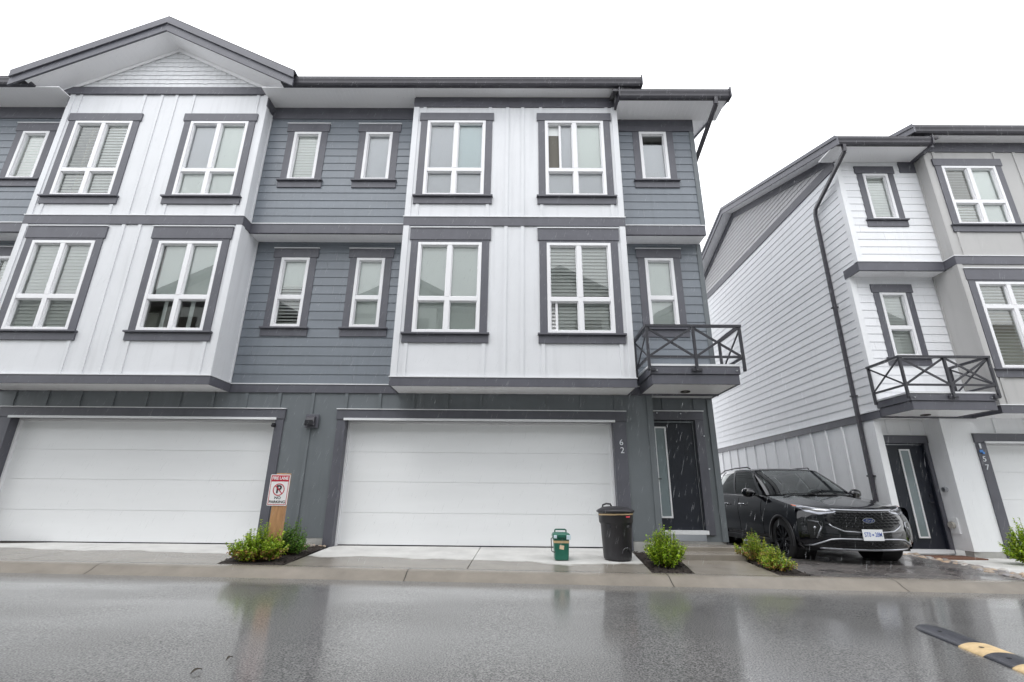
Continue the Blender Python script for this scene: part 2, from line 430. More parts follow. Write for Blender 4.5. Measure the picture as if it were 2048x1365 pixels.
SGN = {'x': 1.0, 'y': 1.0}; JR = random.Random(21)

def window(root, T, cx, w, z0, z1, Y, trimY, quad=True, mull=None, head=(0, .20), flash=True, cover=None, side=.14, opened=None):
    """frame w wide from z0 to z1; casing round it. returns hole rectangle"""
    x0, x1 = cx - w / 2, cx + w / 2
    hw = w / 2 + side + .03
    c = MB(T)
    c.box(x0 - side, x0 - .002, trimY, Y + .02, z0, z1 + head[0]); c.box(x1 + .002, x1 + side, trimY, Y + .02, z0, z1 + head[0])
    c.box(cx - hw, cx + hw, trimY - .012, Y + .02, z1 + head[0], z1 + head[0] + head[1])
    if head[0] > 0: c.box(x0, x1, trimY, Y + .02, z1 + .002, z1 + head[0])
    c.box(cx - hw - .015, cx + hw + .015, trimY - .055, Y + .02, z0 - .035, z0 - .002)
    c.box(cx - hw, cx + hw, trimY - .01, Y + .02, z0 - .185, z0 - .036)
    win = c.build('window', 'trim_grey', root, bevel=.003)
    if flash:
        f = MB(T); f.box(cx - hw - .008, cx + hw + .008, trimY - .028, Y + .02, z1 + sum(head) + .001, z1 + sum(head) + .018); f.build('head_flashing', 'flashing', win)
    fr = MB(T); fw = .058; yf, yb = trimY - .004, Y + .075
    fr.box(x0, x0 + fw, yf, yb, z0, z1); fr.box(x1 - fw, x1, yf, yb, z0, z1)
    fr.box(x0 + fw, x1 - fw, yf, yb, z1 - fw, z1); fr.box(x0 + fw, x1 - fw, yf, yb, z0, z0 + fw)
    mz = mull if mull else None
    if mz: fr.box(x0 + fw, x1 - fw, yf + .006, yb - .002, mz - .042, mz + .042)
    if quad:
        fr.box(cx - .044, cx + .044, yf + .003, yb - .004, z0 + fw, (mz - .042) if mz else z1 - fw)
        if mz: fr.box(cx - .044, cx + .044, yf + .003, yb - .004, mz + .042, z1 - fw)
    # slim inner beads round every light
    gx = [(x0 + fw, cx - .044), (cx + .044, x1 - fw)] if quad else [(x0 + fw, x1 - fw)]
    gz = [(z0 + fw, mz - .042), (mz + .042, z1 - fw)] if mz else [(z0 + fw, z1 - fw)]
    for a, b in gx:
        for p, q in gz:
            fr.box(a, a + .016, yf + .03, yb - .006, p, q); fr.box(b - .016, b, yf + .03, yb - .006, p, q)
            fr.box(a + .016, b - .016, yf + .03, yb - .006, q - .016, q); fr.box(a + .016, b - .016, yf + .03, yb - .006, p, p + .016)
    if opened:     # sliding sash part open: stile standing in the light, no glass beyond it
        ix, iz, frac = opened; a, b = gx[ix]; p, q = gz[iz]; xm = a + (b - a) * frac
        fr.box(xm - .022, xm + .022, yf + .05, yb + .012, p + .016, q - .016)
    fr.build('window_frame', 'vinyl', win, bevel=.004)
    g = MB(T); yg = Y + .045
    for i, (a, b) in enumerate(gx):
        for k, (p, q) in enumerate(gz):
            aa = a
            if opened and (i, k) == (opened[0], opened[1]): aa = a + (b - a) * opened[2]
            g.face([(aa + .016, yg, p + .016), (b - .016, yg, p + .016), (b - .016, yg, q - .016), (aa + .016, yg, q - .016)])
    g.build('pane', 'window_glass', win, face=(0, -1, 0))
    yb2 = Y + .100
    for kind, fx0, fx1, fz0, fz1, *rest in (cover or []):
        a, b = x0 + .03 + (w - .06) * fx0, x0 + .03 + (w - .06) * fx1
        p, q = z0 + .03 + (z1 - z0 - .06) * fz0, z0 + .03 + (z1 - z0 - .06) * fz1
        s = MB(T)
        if kind == 'slats':
            tilt = rest[0] if rest else .9; z = p + .02
            while z < q:
                dy, dz = .038 * math.cos(tilt), .038 * math.sin(tilt)
                s.box(a, b, yb2 - .001, yb2 + .001, z - .001, z + .001) if False else s.hexa([(a, yb2 - dy, z - dz), (b, yb2 - dy, z - dz), (b, yb2 + dy, z + dz), (a, yb2 + dy, z + dz),
                        (a, yb2 - dy, z - dz + .003), (b, yb2 - dy, z - dz + .003), (b, yb2 + dy, z + dz + .003), (a, yb2 + dy, z + dz + .003)])
                z += .070
            s.box(a, b, yb2 - .03, yb2 + .03, q - .005, q + .03)
            s.build('blind', 'blind_white', win)
        else:
            s.box(a, b, yb2 - .002, yb2 + .002, p, q); s.box(a, b, yb2 - .008, yb2 + .008, p - .012, p)
            s.build('shade_or_room_sheet', kind, win)  # roller shades, plus the added sheet that imitates a dim room
    return (x0 + .01, x1 - .01, z0 + .01, z1 - .01)

# ------------------------------------------------------------------ camera
F_PX = 958.2; pitch, yaw, roll = math.radians(18.097), math.radians(-.514), math.radians(.547)
CAMP = Vector((.048, -.075, .816))
cp, sp_ = math.cos(pitch), math.sin(pitch)
fwd = Vector((0, cp, sp_)); up = Vector((0, -sp_, cp)); rt = Vector((1, 0, 0))
rt, up = math.cos(roll) * rt + math.sin(roll) * up, -math.sin(roll) * rt + math.cos(roll) * up
RZ = Matrix.Rotation(-yaw, 3, 'Z')
rt, up, fwd = RZ @ rt, RZ @ up, RZ @ fwd
cam = bpy.data.cameras.new('camera'); co = bpy.data.objects.new('camera', cam); COL.objects.link(co)
M3 = Matrix((rt, up, -fwd)).transposed().to_4x4(); M3.translation = CAMP; co.matrix_world = M3
cam.sensor_width = 36; cam.lens = F_PX / 2048 * 36; cam.clip_end = 2000; cam.clip_start = .05
sc.camera = co

# ------------------------------------------------------------------ world and light (bright overcast)
w = bpy.data.worlds.new('World'); sc.world = w; w.use_nodes = True
N, L = w.node_tree.nodes, w.node_tree.links
bg = N['Background']; bg.inputs['Strength'].default_value = .15
sky = N.new('ShaderNodeTexSky'); sky.sky_type = 'NISHITA'; sky.sun_disc = False
sky.sun_elevation = math.radians(62); sky.sun_rotation = math.radians(200)
hs = N.new('ShaderNodeHueSaturation'); hs.inputs['Saturation'].default_value = .12; L.new(sky.outputs[0], hs.inputs['Color'])
cl = N.new('ShaderNodeMix'); cl.data_type = 'RGBA'; cl.inputs['Factor'].default_value = .85
cl.inputs['B'].default_value = (13.2, 13.4, 13.8, 1); L.new(hs.outputs[0], cl.inputs['A']); L.new(cl.outputs['Result'], bg.inputs['Color'])
sl = bpy.data.lights.new('sun', 'SUN'); sl.energy = .8; sl.angle = math.radians(25); sl.color = (1, .98, .95)
so = bpy.data.objects.new('sun', sl); COL.objects.link(so)
d = Vector((-.25, -.40, .88)).normalized(); so.rotation_euler = d.to_track_quat('Z', 'Y').to_euler(); so.location = (0, 0, 30)
sc.view_settings.view_transform = 'Standard'; sc.view_settings.look = 'None'; sc.view_settings.exposure = .32; sc.view_settings.gamma = 1

# ------------------------------------------------------------------ ground
SL = -.009
def zr(x): return -.195 + SL * x          # lane surface falls gently to the right
g = MB()
for (a, b) in ((-60, 60),):
    g.face([(-300, 6.62, zr(0) - .35), (300, 6.62, zr(0) - .35), (300, 400, zr(0) - .35), (-300, 400, zr(0) - .35)])
    g.face([(-300, -400, zr(0) - .35), (300, -400, zr(0) - .35), (300, 6.62, zr(0) - .35), (-300, 6.62, zr(0) - .35)])
tag(g.build('ground', 'foundation'), kind='structure')
g = MB()
g.grid([[(x, y, zr(x)) for x in range(-40, 41, 4)] for y in (-12, -6, 0, 3, 6.52)])
tag(g.build('road', 'wet_asphalt', smooth=True), kind='structure')
# rolled kerb in poured lengths
kj = [-40, -27, -20.5, -14.2, -11, -5.35, -1.33, 2.02, 4.9, 11, 17, 24, 40]
k = MB()
prof = [(6.40, -.035), (6.49, -.003), (6.53, .012), (6.60, .040), (6.66, .074), (6.71, .094), (6.78, .101), (6.88, .103), (6.90, .05)]
for a, b in zip(kj, kj[1:]):
    if b - a < .05: continue
    k.grid([[(x, y, zr(x) + z) for y, z in prof] for x in (a + .006, b - .006)])
kerb = tag(k.build('kerb', 'kerb_concrete', smooth=True), kind='structure')
k = MB()
k.grid([[(x, y + .004, zr(x) + z - .008) for y, z in prof] for x in (-40, 40)])
tag(k.build('kerb_joint', 'groove'), kind='structure')
def zk(x): return zr(x) + .103
# driveway aprons (concrete), one per garage, with a tooled joint each
def apron(xa0, xa1, xb0, xb1, zb, yb=9.0):
    m = MB(); n = 8
    xm0, xm1 = (xb0 + xb1) / 2, (xa0 + xa1) / 2
    for (l0, l1, r0, r1) in ((xb0, xa0, xm0 - .006, xm1 - .006), (xm0 + .006, xm1 + .006, xb1, xa1)):
        rows = []
        for i in range(n + 1):
            t = i / n; y = 6.885 + (yb - 6.885) * t
            A, B = l1 + (l0 - l1) * t, r1 + (r0 - r1) * t
            zt = lambda x: zk(x) * (1 - t) + zb * t
            rows.append([(A + (B - A) * j / 4, y, zt(A + (B - A) * j / 4)) for j in range(5)])
        m.grid(rows)
        # edge skirts
        m.grid([[(r[0][0], r[0][1], r[0][2]) for r in rows], [(r[0][0], r[0][1], r[0][2] - .12) for r in rows]])
        m.grid([[(r[-1][0], r[-1][1], r[-1][2]) for r in rows], [(r[-1][0], r[-1][1], r[-1][2] - .12) for r in rows]])
    return tag(m.build('driveway', 'concrete'), kind='structure')
apron(-3.02, 1.86, -3.10, 2.02, 0.0)
apron(-9.25, -3.92, -9.40, -4.36, 0.0)
apron(9.55, 14.4, 9.45, 14.4, -.2, 10.2)
# soil under beds and gaps
m = MB(); m.grid([[(x, y, zk(x) - .045 + .07 * (y - 6.9) / 2.2) for x in (-40, -12, -4.5, -2.6, 0, 2, 3.54)] for y in (6.89, 7.5, 8.2, 9.2)])
tag(m.build('soil', 'mulch'), kind='structure')

def bed(poly, name, zoff=.0):
    bm_ = MB(); cx = sum(p[0] for p in poly) / len(poly); cy = sum(p[1] for p in poly) / len(poly)
    rows = []
    for r in range(7):
        t = r / 6; row = []
        for i in range(len(poly) * 8 + 1):
            s = i / 8; a = poly[int(s) % len(poly)]; b = poly[(int(s) + 1) % len(poly)]; u = s - int(s)
            px, py = a[0] + (b[0] - a[0]) * u, a[1] + (b[1] - a[1]) * u
            x, y = cx + (px - cx) * t, cy + (py - cy) * t
            row.append((x, y, zk(x) + (y - 6.9) * .045 + .012 * (1 - t) + .012 * noise.noise((x * 9, y * 9, 1)) + zoff))
        rows.append(row)
    bm_.grid(rows)
    # scattered bark chips make the surface read as mulch
    rnd = random.Random(len(poly) * 31 + int(cx * 100))
    for i in range(500):
        a, b = rnd.random(), rnd.random()
        p = [Vector((*q, 0)) for q in poly]
        q = (p[0] * (1 - a) + p[1] * a) * (1 - b) + (p[3] * (1 - a) + p[2] * a) * b
        z = zk(q.x) + (q.y - 6.9) * .045 + .012 + zoff; an = rnd.uniform(0, PI); l = rnd.uniform(.008, .022)
        u = Vector((math.cos(an), math.sin(an), rnd.uniform(-.5, .5))) * l; v = Vector((-math.sin(an), math.cos(an), rnd.uniform(-.5, .5))) * l * .45
        c = Vector((q.x, q.y, z)); bm_.face([c - u - v, c + u - v, c + u + v, c - u + v])
    return tag(bm_.build(name, 'mulch'), kind='structure')
bed([(-3.90, 6.895), (-3.03, 6.895), (-3.12, 8.7), (-4.32, 8.7)], 'planting_bed')
bed([(1.87, 6.895), (2.42, 6.895), (2.66, 8.7), (2.04, 8.7)], 'planting_bed', -.01)
bed([(3.55, 6.895), (3.98, 6.895), (4.2, 9.2), (3.75, 9.2)], 'planting_bed', -.01)
# walk and steps to the dark front door
m = MB()
m.hexa([(2.43, 6.89, -.4), (3.54, 6.89, -.4), (3.62, 8.08, -.4), (2.62, 8.08, -.4), (2.43, 6.89, zk(2.4)), (3.54, 6.89, zk(3.5)), (3.62, 8.08, -.085), (2.62, 8.08, -.085)])
tag(m.build('walkway', 'kerb_concrete', bevel=.008), kind='structure')
st = empty('entry_step', (3.2, 8.5, -.2), 'wet concrete steps below the dark blue front door', 'steps')
m = MB(); m.box(2.62, 3.72, 8.08, 8.62, -.4, -.0); m.build('tread', 'kerb_concrete', st, bevel=.01)
m = MB(); m.box(2.58, 3.86, 8.622, 9.11, -.4, .06); m.build('landing', 'kerb_concrete', st, bevel=.01)
# paver pad under the car
m = MB(); m.grid([[(x, y, zk(x) - .012 + .012 * (y - 6.9)) for x in (3.56, 5.5, 7.35)] for y in (6.885, 10, 26)])
tag(m.build('parking_pad', 'wet_pavers'), kind='structure')
# walk at 57
m = MB(); m.hexa([(7.75, 8.0, -.5), (9.44, 8.0, -.5), (9.42, 10.3, -.5), (7.62, 10.3, -.5), (7.75, 8.0, -.215), (9.44, 8.0, -.225), (9.42, 10.3, -.185), (7.62, 10.3, -.185)])
tag(m.build('walkway', 'concrete', bevel=.008), kind='structure')
m = MB(); m.grid([[(x, y, zk(x) - .01 + .004 * (y - 6.9)) for x in (6.9, 8.2, 9.44)] for y in (6.885, 7.5, 8.0)])
tag(m.build('verge', 'concrete'), kind='structure')

# ------------------------------------------------------------------ building pieces
def panel_wall(mb, x0, x1, z0, z1, Y, holes, battens, corner=.095):
    sheet(mb, x0, x1, z0, z1, Y, holes)
    for bx, a, b in battens: mb.box(bx - .032, bx + .032, Y - .018, Y + .002, a, b)
    if corner:
        mb.box(x0 - .004, x0 + corner, Y - .020, Y + .003, z0, z1); mb.box(x1 - corner, x1 + .004, Y - .020, Y + .003, z0, z1)
def shingles(mb, fn, u0, u1, z0, zmax, T2, ex=.115, rnd=None, w=.15):
    """shingle courses in a triangle; fn(z) -> (ua, ub); T2(u, off, z) -> point"""
    z = z0; rnd = rnd or random.Random(3)
    while z < zmax - .02:
        ua, ub = fn(z); t = min(z + ex, zmax); va, vb = fn(t)
        u = ua - rnd.uniform(0, w)
        while u < ub:
            ww = rnd.uniform(.6, 1.25) * w; a, b = max(u, ua) + .004, min(u + ww, ub) - .004
            if b > a + .01:
                lo = z - rnd.choice((0, 0, .012)); ta, tb = max(a, va), min(b, vb)
                if tb < ta: ta = tb = (a + b) / 2
                mb.face([T2(a, .02, lo), T2(b, .02, lo), T2(tb, .004, t), T2(ta, .004, t)])
                mb.face([T2(a, .02, lo), T2(b, .02, lo), T2(b, 0, lo), T2(a, 0, lo)])
            u += ww
        z = t
def gutter(mb, x0, x1, yb, zb, d=.125, h=.14):
    prof = [(yb, zb + h + .01), (yb, zb - .005), (yb - d * .62, zb - .005), (yb - d * .80, zb + .03), (yb - d * .86, zb + .07), (yb - d, zb + h - .02), (yb - d, zb + h), (yb - d + .018, zb + h),
            (yb - d + .018, zb + h - .012), (yb - .012, zb + .02), (yb - .012, zb + h + .01)]
    mb.prism([(x0, y, z) for y, z in prof], (x1 - x0, 0, 0))
def roof_slab(mb, x0, x1, y0, z0, slope, ylen, back=True, th=.06):
    yr = y0 + ylen; zr_ = z0 + slope * ylen
    pts = [(x0, y0, z0), (x0, yr, zr_)]
    if back: pts.append((x0, yr + ylen, z0))
    lower = [(p[0], p[1], p[2] - th) for p in pts]
    mb.prism(pts + lower[::-1], (x1 - x0, 0, 0))
def downspout(mb, path, w=.075, h=.055): 
    for p, q in zip(path, path[1:]): mb.bar(p, q, w, h)

def end_unit(root, T, wallm, bayface, lapm, bay_left, mir=False):
    """the half that the two blocks share: upper/mid right-hand siding bays, entry recess, balcony, low roof"""
    pass

# balcony with X-braced railing
def balcony(root, T, x0=2.36, x1=3.84, yf=7.86, yw=9.10, zb=2.665):
    b = MB(T)
    b.box(x0, x1, yf, yf + .03, zb, zb + .165); b.box(x0, x0 + .03, yf + .031, 8.735, zb, zb + .165); b.box(x1 - .03, x1, yf + .031, yw, zb, zb + .165)
    b.box(x0 - .02, x1 + .02, yf - .02, yf + .04, zb + .172, zb + .305); b.box(x0 - .02, x0 + .02, yf + .041, 8.735, zb + .172, zb + .305); b.box(x1 - .02, x1 + .02, yf + .041, 8.735, zb + .172, zb + .305)
    bal = b.build('balcony', 'trim_grey', root, bevel=.004)
    s = MB(T); s.box(x0 + .031, x1 - .031, yf + .031, yw, zb + .012, zb + .03); s.build('soffit', 'soffit', bal)
    s = MB(T); s.box(x0 - .03, x1 + .03, yf - .03, 8.73, zb + .31, zb + .345); s.build('deck', 'flashing', bal)
    r = MB(T); a, c, f, bk = x0 - .045, x1 + .085, yf - .055, 8.66
    zt, zl, z0 = 3.665, 3.13, 2.90
    m_ = (a + c) / 2
    for px in (a, c): r.box(px - .022, px + .022, f - .022, f + .022, z0, zt)
    r.box(m_ - .022, m_ + .022, f - .022, f + .022, z0 - .01, zt)
    for px in (a, c): r.box(px - .022, px + .022, bk - .022, bk + .022, z0, zt)
    r.box(a - .03, c + .03, f - .03, f + .03, zt, zt + .045)
    for px in (a, c):
        r.box(px - .03, px + .03, f + .031, bk + .03, zt, zt + .045); r.box(px - .016, px + .016, f + .023, bk - .023, zl - .02, zl + .02)
        r.bar((px - .006, f, zl), (px - .006, bk, zt - .01), .018, .032); r.bar((px + .014, f, zt - .01), (px + .014, bk, zl), .018, .032)
    r.box(a + .023, c - .023, f - .016, f + .016, zl - .02, zl + .02)
    for p, q in ((a, m_), (m_, c)):
        r.bar((p, f - .008, zl), (q, f - .008, zt), .02, .04); r.bar((p, f + .014, zt), (q, f + .014, zl), .02, .04)
    for px in (a, c):
        r.box(px - .02, px + .10 if px == a else px + .02, f - .012, f + .03, z0 - .02, z0 + .035)
    r.box(m_ - .09, m_ + .09, f - .005, f + .03, z0 - .02, z0 + .03)
    rail = r.build('railing', 'railing_metal', bal, bevel=.003)
    t = MB(T)
    for px in (a + .13, m_ - .07, m_ + .07, c - .13):
        t.tube([(px, yf - .018, z0 - .005), (px, yf - .045, z0 - .005)], .014, 8)
    t.build('bolt', 'steel', bal)
    l = MB(T); cx_, cy_ = 3.12, 8.48
    l.lathe([(.06, -.001), (.085, -.004), (.085, -.02), (.06, -.022), (.06, -.002)], (cx_, cy_, zb + .012), n=24)
    li = l.build('ceiling_light', 'lamp_trim', bal)
    l = MB(T); l.lathe([(.059, -.006), (.03, -.010), (0, -.011)], (cx_, cy_, zb + .012), n=24); l.build('lens', 'lens_frost', li)
    return bal

def garage(root, T, x0, x1, ztop, Yt=8.715, Yd=8.93, wl=.16, wr=.23, lines=4, z0=0.0, head_ext=True):
    t = MB(T)
    t.box(x0 - wl, x0, Yt, Yd + .04, z0 - .02, ztop); t.box(x1, x1 + wr, Yt, Yd + .04, z0 - .02, ztop)
    t.box(x0 - wl - .015, x1 + wr + .015, Yt - .012, Yd + .04, ztop, ztop + .18)
    gt = t.build('garage_door', 'trim_grey', root, bevel=.004)
    f = MB(T); f.box(x0 - .03, x1 + .03, Yt - .035, Yt - .0125, ztop - .02, ztop + .022); f.box(x0 - wl - .02, x1 + wr + .02, Yt - .03, Yt + .02, ztop + .181, ztop + .195); f.build('head_flashing', 'flashing', gt)
    j = MB(T); j.box(x0 + .001, x0 + .035, Yd - .05, Yd + .035, z0, ztop - .001); j.box(x1 - .035, x1 - .001, Yd - .05, Yd + .035, z0, ztop - .001); j.box(x0 + .036, x1 - .036, Yd - .05, Yd + .035, ztop - .04, ztop - .002)
    j.build('jamb', 'vinyl', gt)
    p = MB(T); n = lines; zb, zt = z0 + .012, ztop - .041; h = (zt - zb) / n
    for i in range(n):
        a, b = zb + i * h + .0028, zb + (i + 1) * h - .0028; xa, xb = x0 + .037, x1 - .037
        p.box(xa, xb, Yd, Yd + .03, a, b)
    p.box(x0 + .038, x1 - .038, Yd + .008, Yd + .028, zb + .001, zt - .001)
    p.build('door_panel', 'garage_white', gt, bevel=.003)
    s = MB(T); s.box(x0 + .037, x1 - .037, Yd - .004, Yd + .03, z0 - .005, z0 + .014); s.build('bottom_seal', 'black_plastic', gt)
    return gt

def front_door(root, T, x0, x1, gx0, gx1, z0, z1, Y, tw, hinge=1):
    t = MB(T)
    t.box(x0 - tw[0], x0, Y - .03, Y + .1, z0 - .06, z1); t.box(x1, x1 + tw[1], Y - .03, Y + .1, z0 - .06, z1); t.box(x0 - tw[0] - .01, x1 + tw[1] + .01, Y - .035, Y + .1, z1, z1 + .16)
    dr = t.build('front_door', 'trim_grey', root, bevel=.004)
    f = MB(T); f.box(x0 - tw[0] - .02, x1 + tw[1] + .02, Y - .06, Y - .0, z1 + .162, z1 + .18); f.build('head_flashing', 'flashing', dr)
    p = MB(T); p.box(x0 + .02, x1 - .02, Y + .05, Y + .09, z0 + .02, z1 - .02); leaf = p.build('door_leaf', 'door_navy', dr, bevel=.004)
    f = MB(T); f.box(x0 - .0, x0 + .018, Y + .0, Y + .09, z0, z1 - .001); f.box(x1 - .018, x1, Y + .0, Y + .09, z0, z1 - .001); f.box(x0 + .019, x1 - .019, Y + .0, Y + .09, z1 - .019, z1 - .002); f.build('door_frame', 'door_navy', dr)
    f = MB(T); f.box(x1 - .034, x1 - .021, Y + .036, Y + .049, z0 + .02, z1 - .022); f.box(x0 + .02, x1 - .036, Y + .036, Y + .049, z1 - .034, z1 - .022); f.build('weather_strip', 'satin_silver', dr)
    gz0, gz1 = z0 + .22, z1 - .12; g = MB(T)
    g.box(gx0, gx0 + .028, Y + .028, Y + .0495, gz0, gz1); g.box(gx1 - .028, gx1, Y + .028, Y + .0495, gz0, gz1)
    g.box(gx0 + .028, gx1 - .028, Y + .028, Y + .0495, gz1 - .03, gz1); g.box(gx0 + .028, gx1 - .028, Y + .028, Y + .0495, gz0, gz0 + .03)
    g.build('glazing_frame', 'vinyl', leaf, bevel=.003)
    g = MB(T); g.box(gx0 + .028, gx1 - .028, Y + .040, Y + .0495, gz0 + .03, gz1 - .03); g.build('pane', 'frost_panel', leaf)
    h = MB(T); hx = gx0 - .04 if hinge > 0 else x0 + .08
    h.tube([(hx, Y + .05, 1.17 + z0 - .27), (hx, Y - .0, 1.17 + z0 - .27), (hx + .10, Y - .005, 1.17 + z0 - .27)], .011, 8); h.tube([(hx, Y + .049, 1.30 + z0 - .27), (hx, Y + .03, 1.30 + z0 - .27)], .028, 14)
    h.build('handle', 'black_plastic', leaf, smooth=False)
    th = MB(T); th.box(x0 - .02, x1 + .03, Y - .07, Y + .09, z0 - .05, z0 + .018); th.build('threshold', 'flashing', dr, bevel=.004)
    return dr
mat('car_trim_gloss', (.03, .03, .034), .2, metal=.6)
mat('frost_panel', (.20, .245, .26), .18, coat=.5, var=.08, vscale=2)

def bay_body(root, T, x0, x1, zb, zt, wm, holes_mid, holes_up, wins, Y=8.09, Yw=8.74, Yu=8.38, zmid=(5.83, 6.03), centre=None):
    """white projecting bay: face, returns, battens"""
    m = MB(T); c = (x0 + x1) / 2 if centre is None else centre
    bm_, bu = [], []
    for bx in (c - .16, c + .16): bm_.append((bx, zb, zmid[0])); bu.append((bx, zmid[1], zt))
    for (wx, ww, lo, hi, up_) in wins:
        for s_ in (-1, 1):
            bx = wx + s_ * (ww / 2 + .085)
            if up_: bu += [(bx, zmid[1], lo - .19), (bx, hi + .20, zt)]
            else: bm_.append((bx, zb, lo - .19))
    panel_wall(m, x0, x1, zb, zmid[0], Y, holes_mid, bm_); panel_wall(m, x0, x1, zmid[1], zt, Y, holes_up, bu)
    for xs, s_ in ((x0, -1), (x1, 1)):
        m.face([(xs, Y, zb), (xs, Yw, zb), (xs, Yw, zmid[0]), (xs, Y, zmid[0])]); m.face([(xs, Y, zmid[1]), (xs, Yw, zmid[1]), (xs, Yw, zt), (xs, Y, zt)])
        for za, zb_, yw in ((zb, zmid[0], Yw), (zmid[1], zt, Yu)):
            m.box(min(xs, xs + s_ * .018), max(xs, xs + s_ * .018), Y - .018, Y + .09, za, zb_)
            m.box(min(xs, xs + s_ * .014), max(xs, xs + s_ * .014), yw - .055, yw - .018, za, zb_)
    return m.build('bay_wall', wm, root)

def band(mb, x0, x1, Y, z0, z1, proud=.025, yend=None):
    """board across a bay front and round both returns"""
    mb.box(x0 - proud, x1 + proud, Y - proud, Y - .001, z0, z1)
    if yend:
        mb.box(x0 - proud, x0 - .001, Y - .001, yend, z0, z1); mb.box(x1 + .001, x1 + proud, Y - .001, yend, z0, z1)
def band_flash(mb, x0, x1, Y, z, proud=.036, yend=None):
    mb.box(x0 - proud, x1 + proud, Y - proud, Y - .002, z, z + .018)
    if yend:
        mb.box(x0 - proud, x0 - .002, Y - .002, yend, z, z + .018); mb.box(x1 + .002, x1 + proud, Y - .002, yend, z, z + .018)

SLAT, SLATO = .95, .35
# ================================================================== LEFT BLOCK
LB = empty('townhouse_block', (-3.0, 11.0, 0), 'dark grey sided townhouse block with two white bays and two white garage doors', 'townhouse')
T = IDENT
W, U, B = 8.74, 8.38, 8.09
C1, C2 = -7.47, 0.0                       # bay centres
BX = {1: (-9.62, -5.33), 2: (-2.14, 2.13)}
full = lambda k: [(k, 0, 1, 0, 1)]
half_slats = lambda t: [('slats', 0, 1, 0, 1, t)]
up_covers = {
    -8.70: [('slats', 0, .5, .36, 1, .50), ('slats', .5, 1, 0, 1, 1.15), ('slats', 0, .5, 0, .36, 1.0)],
    -6.24: [('shade_grey', 0, .5, .36, 1), ('shade_white', .5, 1, 0, 1), ('shade_white', 0, .5, 0, .36)],
    -1.23: [('shade_grey', 0, .5, .0, 1), ('shade_blue', .5, 1, .36, 1), ('shade_grey', .5, 1, 0, .36)],
    1.23: [('shade_grey', .25, .5, .0, 1), ('shade_white', .5, 1, .36, 1), ('shade_grey', .5, 1, 0, .36), ('shade_grey', 0, .25, 0, .36), ('shade_white', 0, .25, .86, 1), ('curtain_room_taupe', 0, .25, .36, .86)]}  # taupe sheet added at the open sash imitates the dim room behind
mid_covers = {
    -8.70: half_slats(1.27), -6.24: [('shade_white', .06, 1, .36, 1), ('shade_white', .25, .31, 0, .36), ('shade_white', .68, .75, 0, .36), ('curtain_room_taupe', .02, .2, 0, .2)],
    -1.23: full('shade_white'), 1.23: half_slats(1.17)}
hm, hu = {1: [], 2: []}, {1: [], 2: []}; wl = {1: [], 2: []}
for cx in (-8.70, -6.24, -1.23, 1.23):
    b = 1 if cx < -4 else 2; dz = .0 if b == 1 else .035
    hu[b].append(window(LB, T, cx, 1.22, 6.475 + dz, 8.325 + dz, B, 8.068, True, 7.10 + dz, (.0, .19), flash=False, cover=up_covers[cx],
                        opened=(0, 1, .5) if cx == 1.23 else None))
    hm[b].append(window(LB, T, cx, 1.22, 3.625, 5.465, B, 8.068, True, 4.295, (.05, .255), cover=mid_covers[cx], opened=(0, 0, .22) if cx == 1.23 else None))
    wl[b] += [(cx, 1.22, 6.475 + dz, 8.325 + dz, True), (cx, 1.22, 3.625, 5.465, False)]
for b in (1, 2):
    bay_body(LB, T, *BX[b], 2.80, 8.95 if b == 2 else 9.03, 'white_panel', hm[b], hu[b], wl[b])
# dark siding strips with small windows
sm_up = {-10.42: half_slats(1.36), -4.485: half_slats(1.36), -2.935: full('shade_grey'), 2.95: [('shade_grey', 0, 1, 0, .82)]}
sm_mid = {-10.42: half_slats(1.27), -4.485: [('slats', 0, 1, 0, .60, .8), ('shade_white', 0, 1, .58, 1)], -2.935: full('shade_white'), 2.95: full('shade_white')}
hs_u, hs_m = {}, {}
for cx in sm_up:
    dz = .03 if cx > 0 else 0
    hs_u[cx] = window(LB, T, cx, .58, 7.08 + dz, 8.31 + dz, U, 8.358, False, None, (.0, .20), flash=cx < 0, cover=sm_up[cx])
    hs_m[cx] = window(LB, T, cx, .58, 3.945 + dz, 5.465 + dz, W, 8.718, False, 4.585 + dz, (.0, .20), cover=sm_mid[cx])
segs = [(-14.5, BX[1][0], [-10.42]), (BX[1][1], BX[2][0], [-4.485, -2.935]), (BX[2][1], 3.82, [2.95])]
for x0, x1, ws in segs:
    zt = 8.95 if x1 < 3 else 8.65
    m = MB(); lap(m, x0, x1, 6.04, zt, U, [hs_u[k] for k in ws]); m.face([(x0, U + .01, 6.04), (x1, U + .01, 6.04), (x1, U + .01, 6.05), (x0, U + .01, 6.05)])
    m.build('siding_wall', 'dark_lap', LB)
    m = MB(); lap(m, x0, x1, 2.82, 5.83, W, [hs_m[k] for k in ws]); m.build('siding_wall', 'dark_lap', LB)
    t = MB(); t.box(x0, x1, U - .03, U + .02, 5.815, 6.02); t.box(x0, x1, W - .028, W + .02, 2.645, 2.80)
    t.box(x0, x1, U - .035, U + .01, zt - .30, zt)                    # frieze under the eave
    t.build('trim_band', 'trim_grey', LB, bevel=.003)
    f = MB(); f.box(x0, x1, U - .042, U + .02, 6.021, 6.039); f.box(x0, x1, W - .04, W + .02, 2.801, 2.819); f.build('band_flashing', 'flashing', LB)
    s = MB(); s.box(x0, x1, U + .021, W + .02, 5.825, 5.845); s.build('soffit', 'soffit', LB)
    if x1 < 3: s = MB(); s.box(x0, x1, 7.80, U, zt, zt + .02); s.build('soffit', 'soffit', LB)
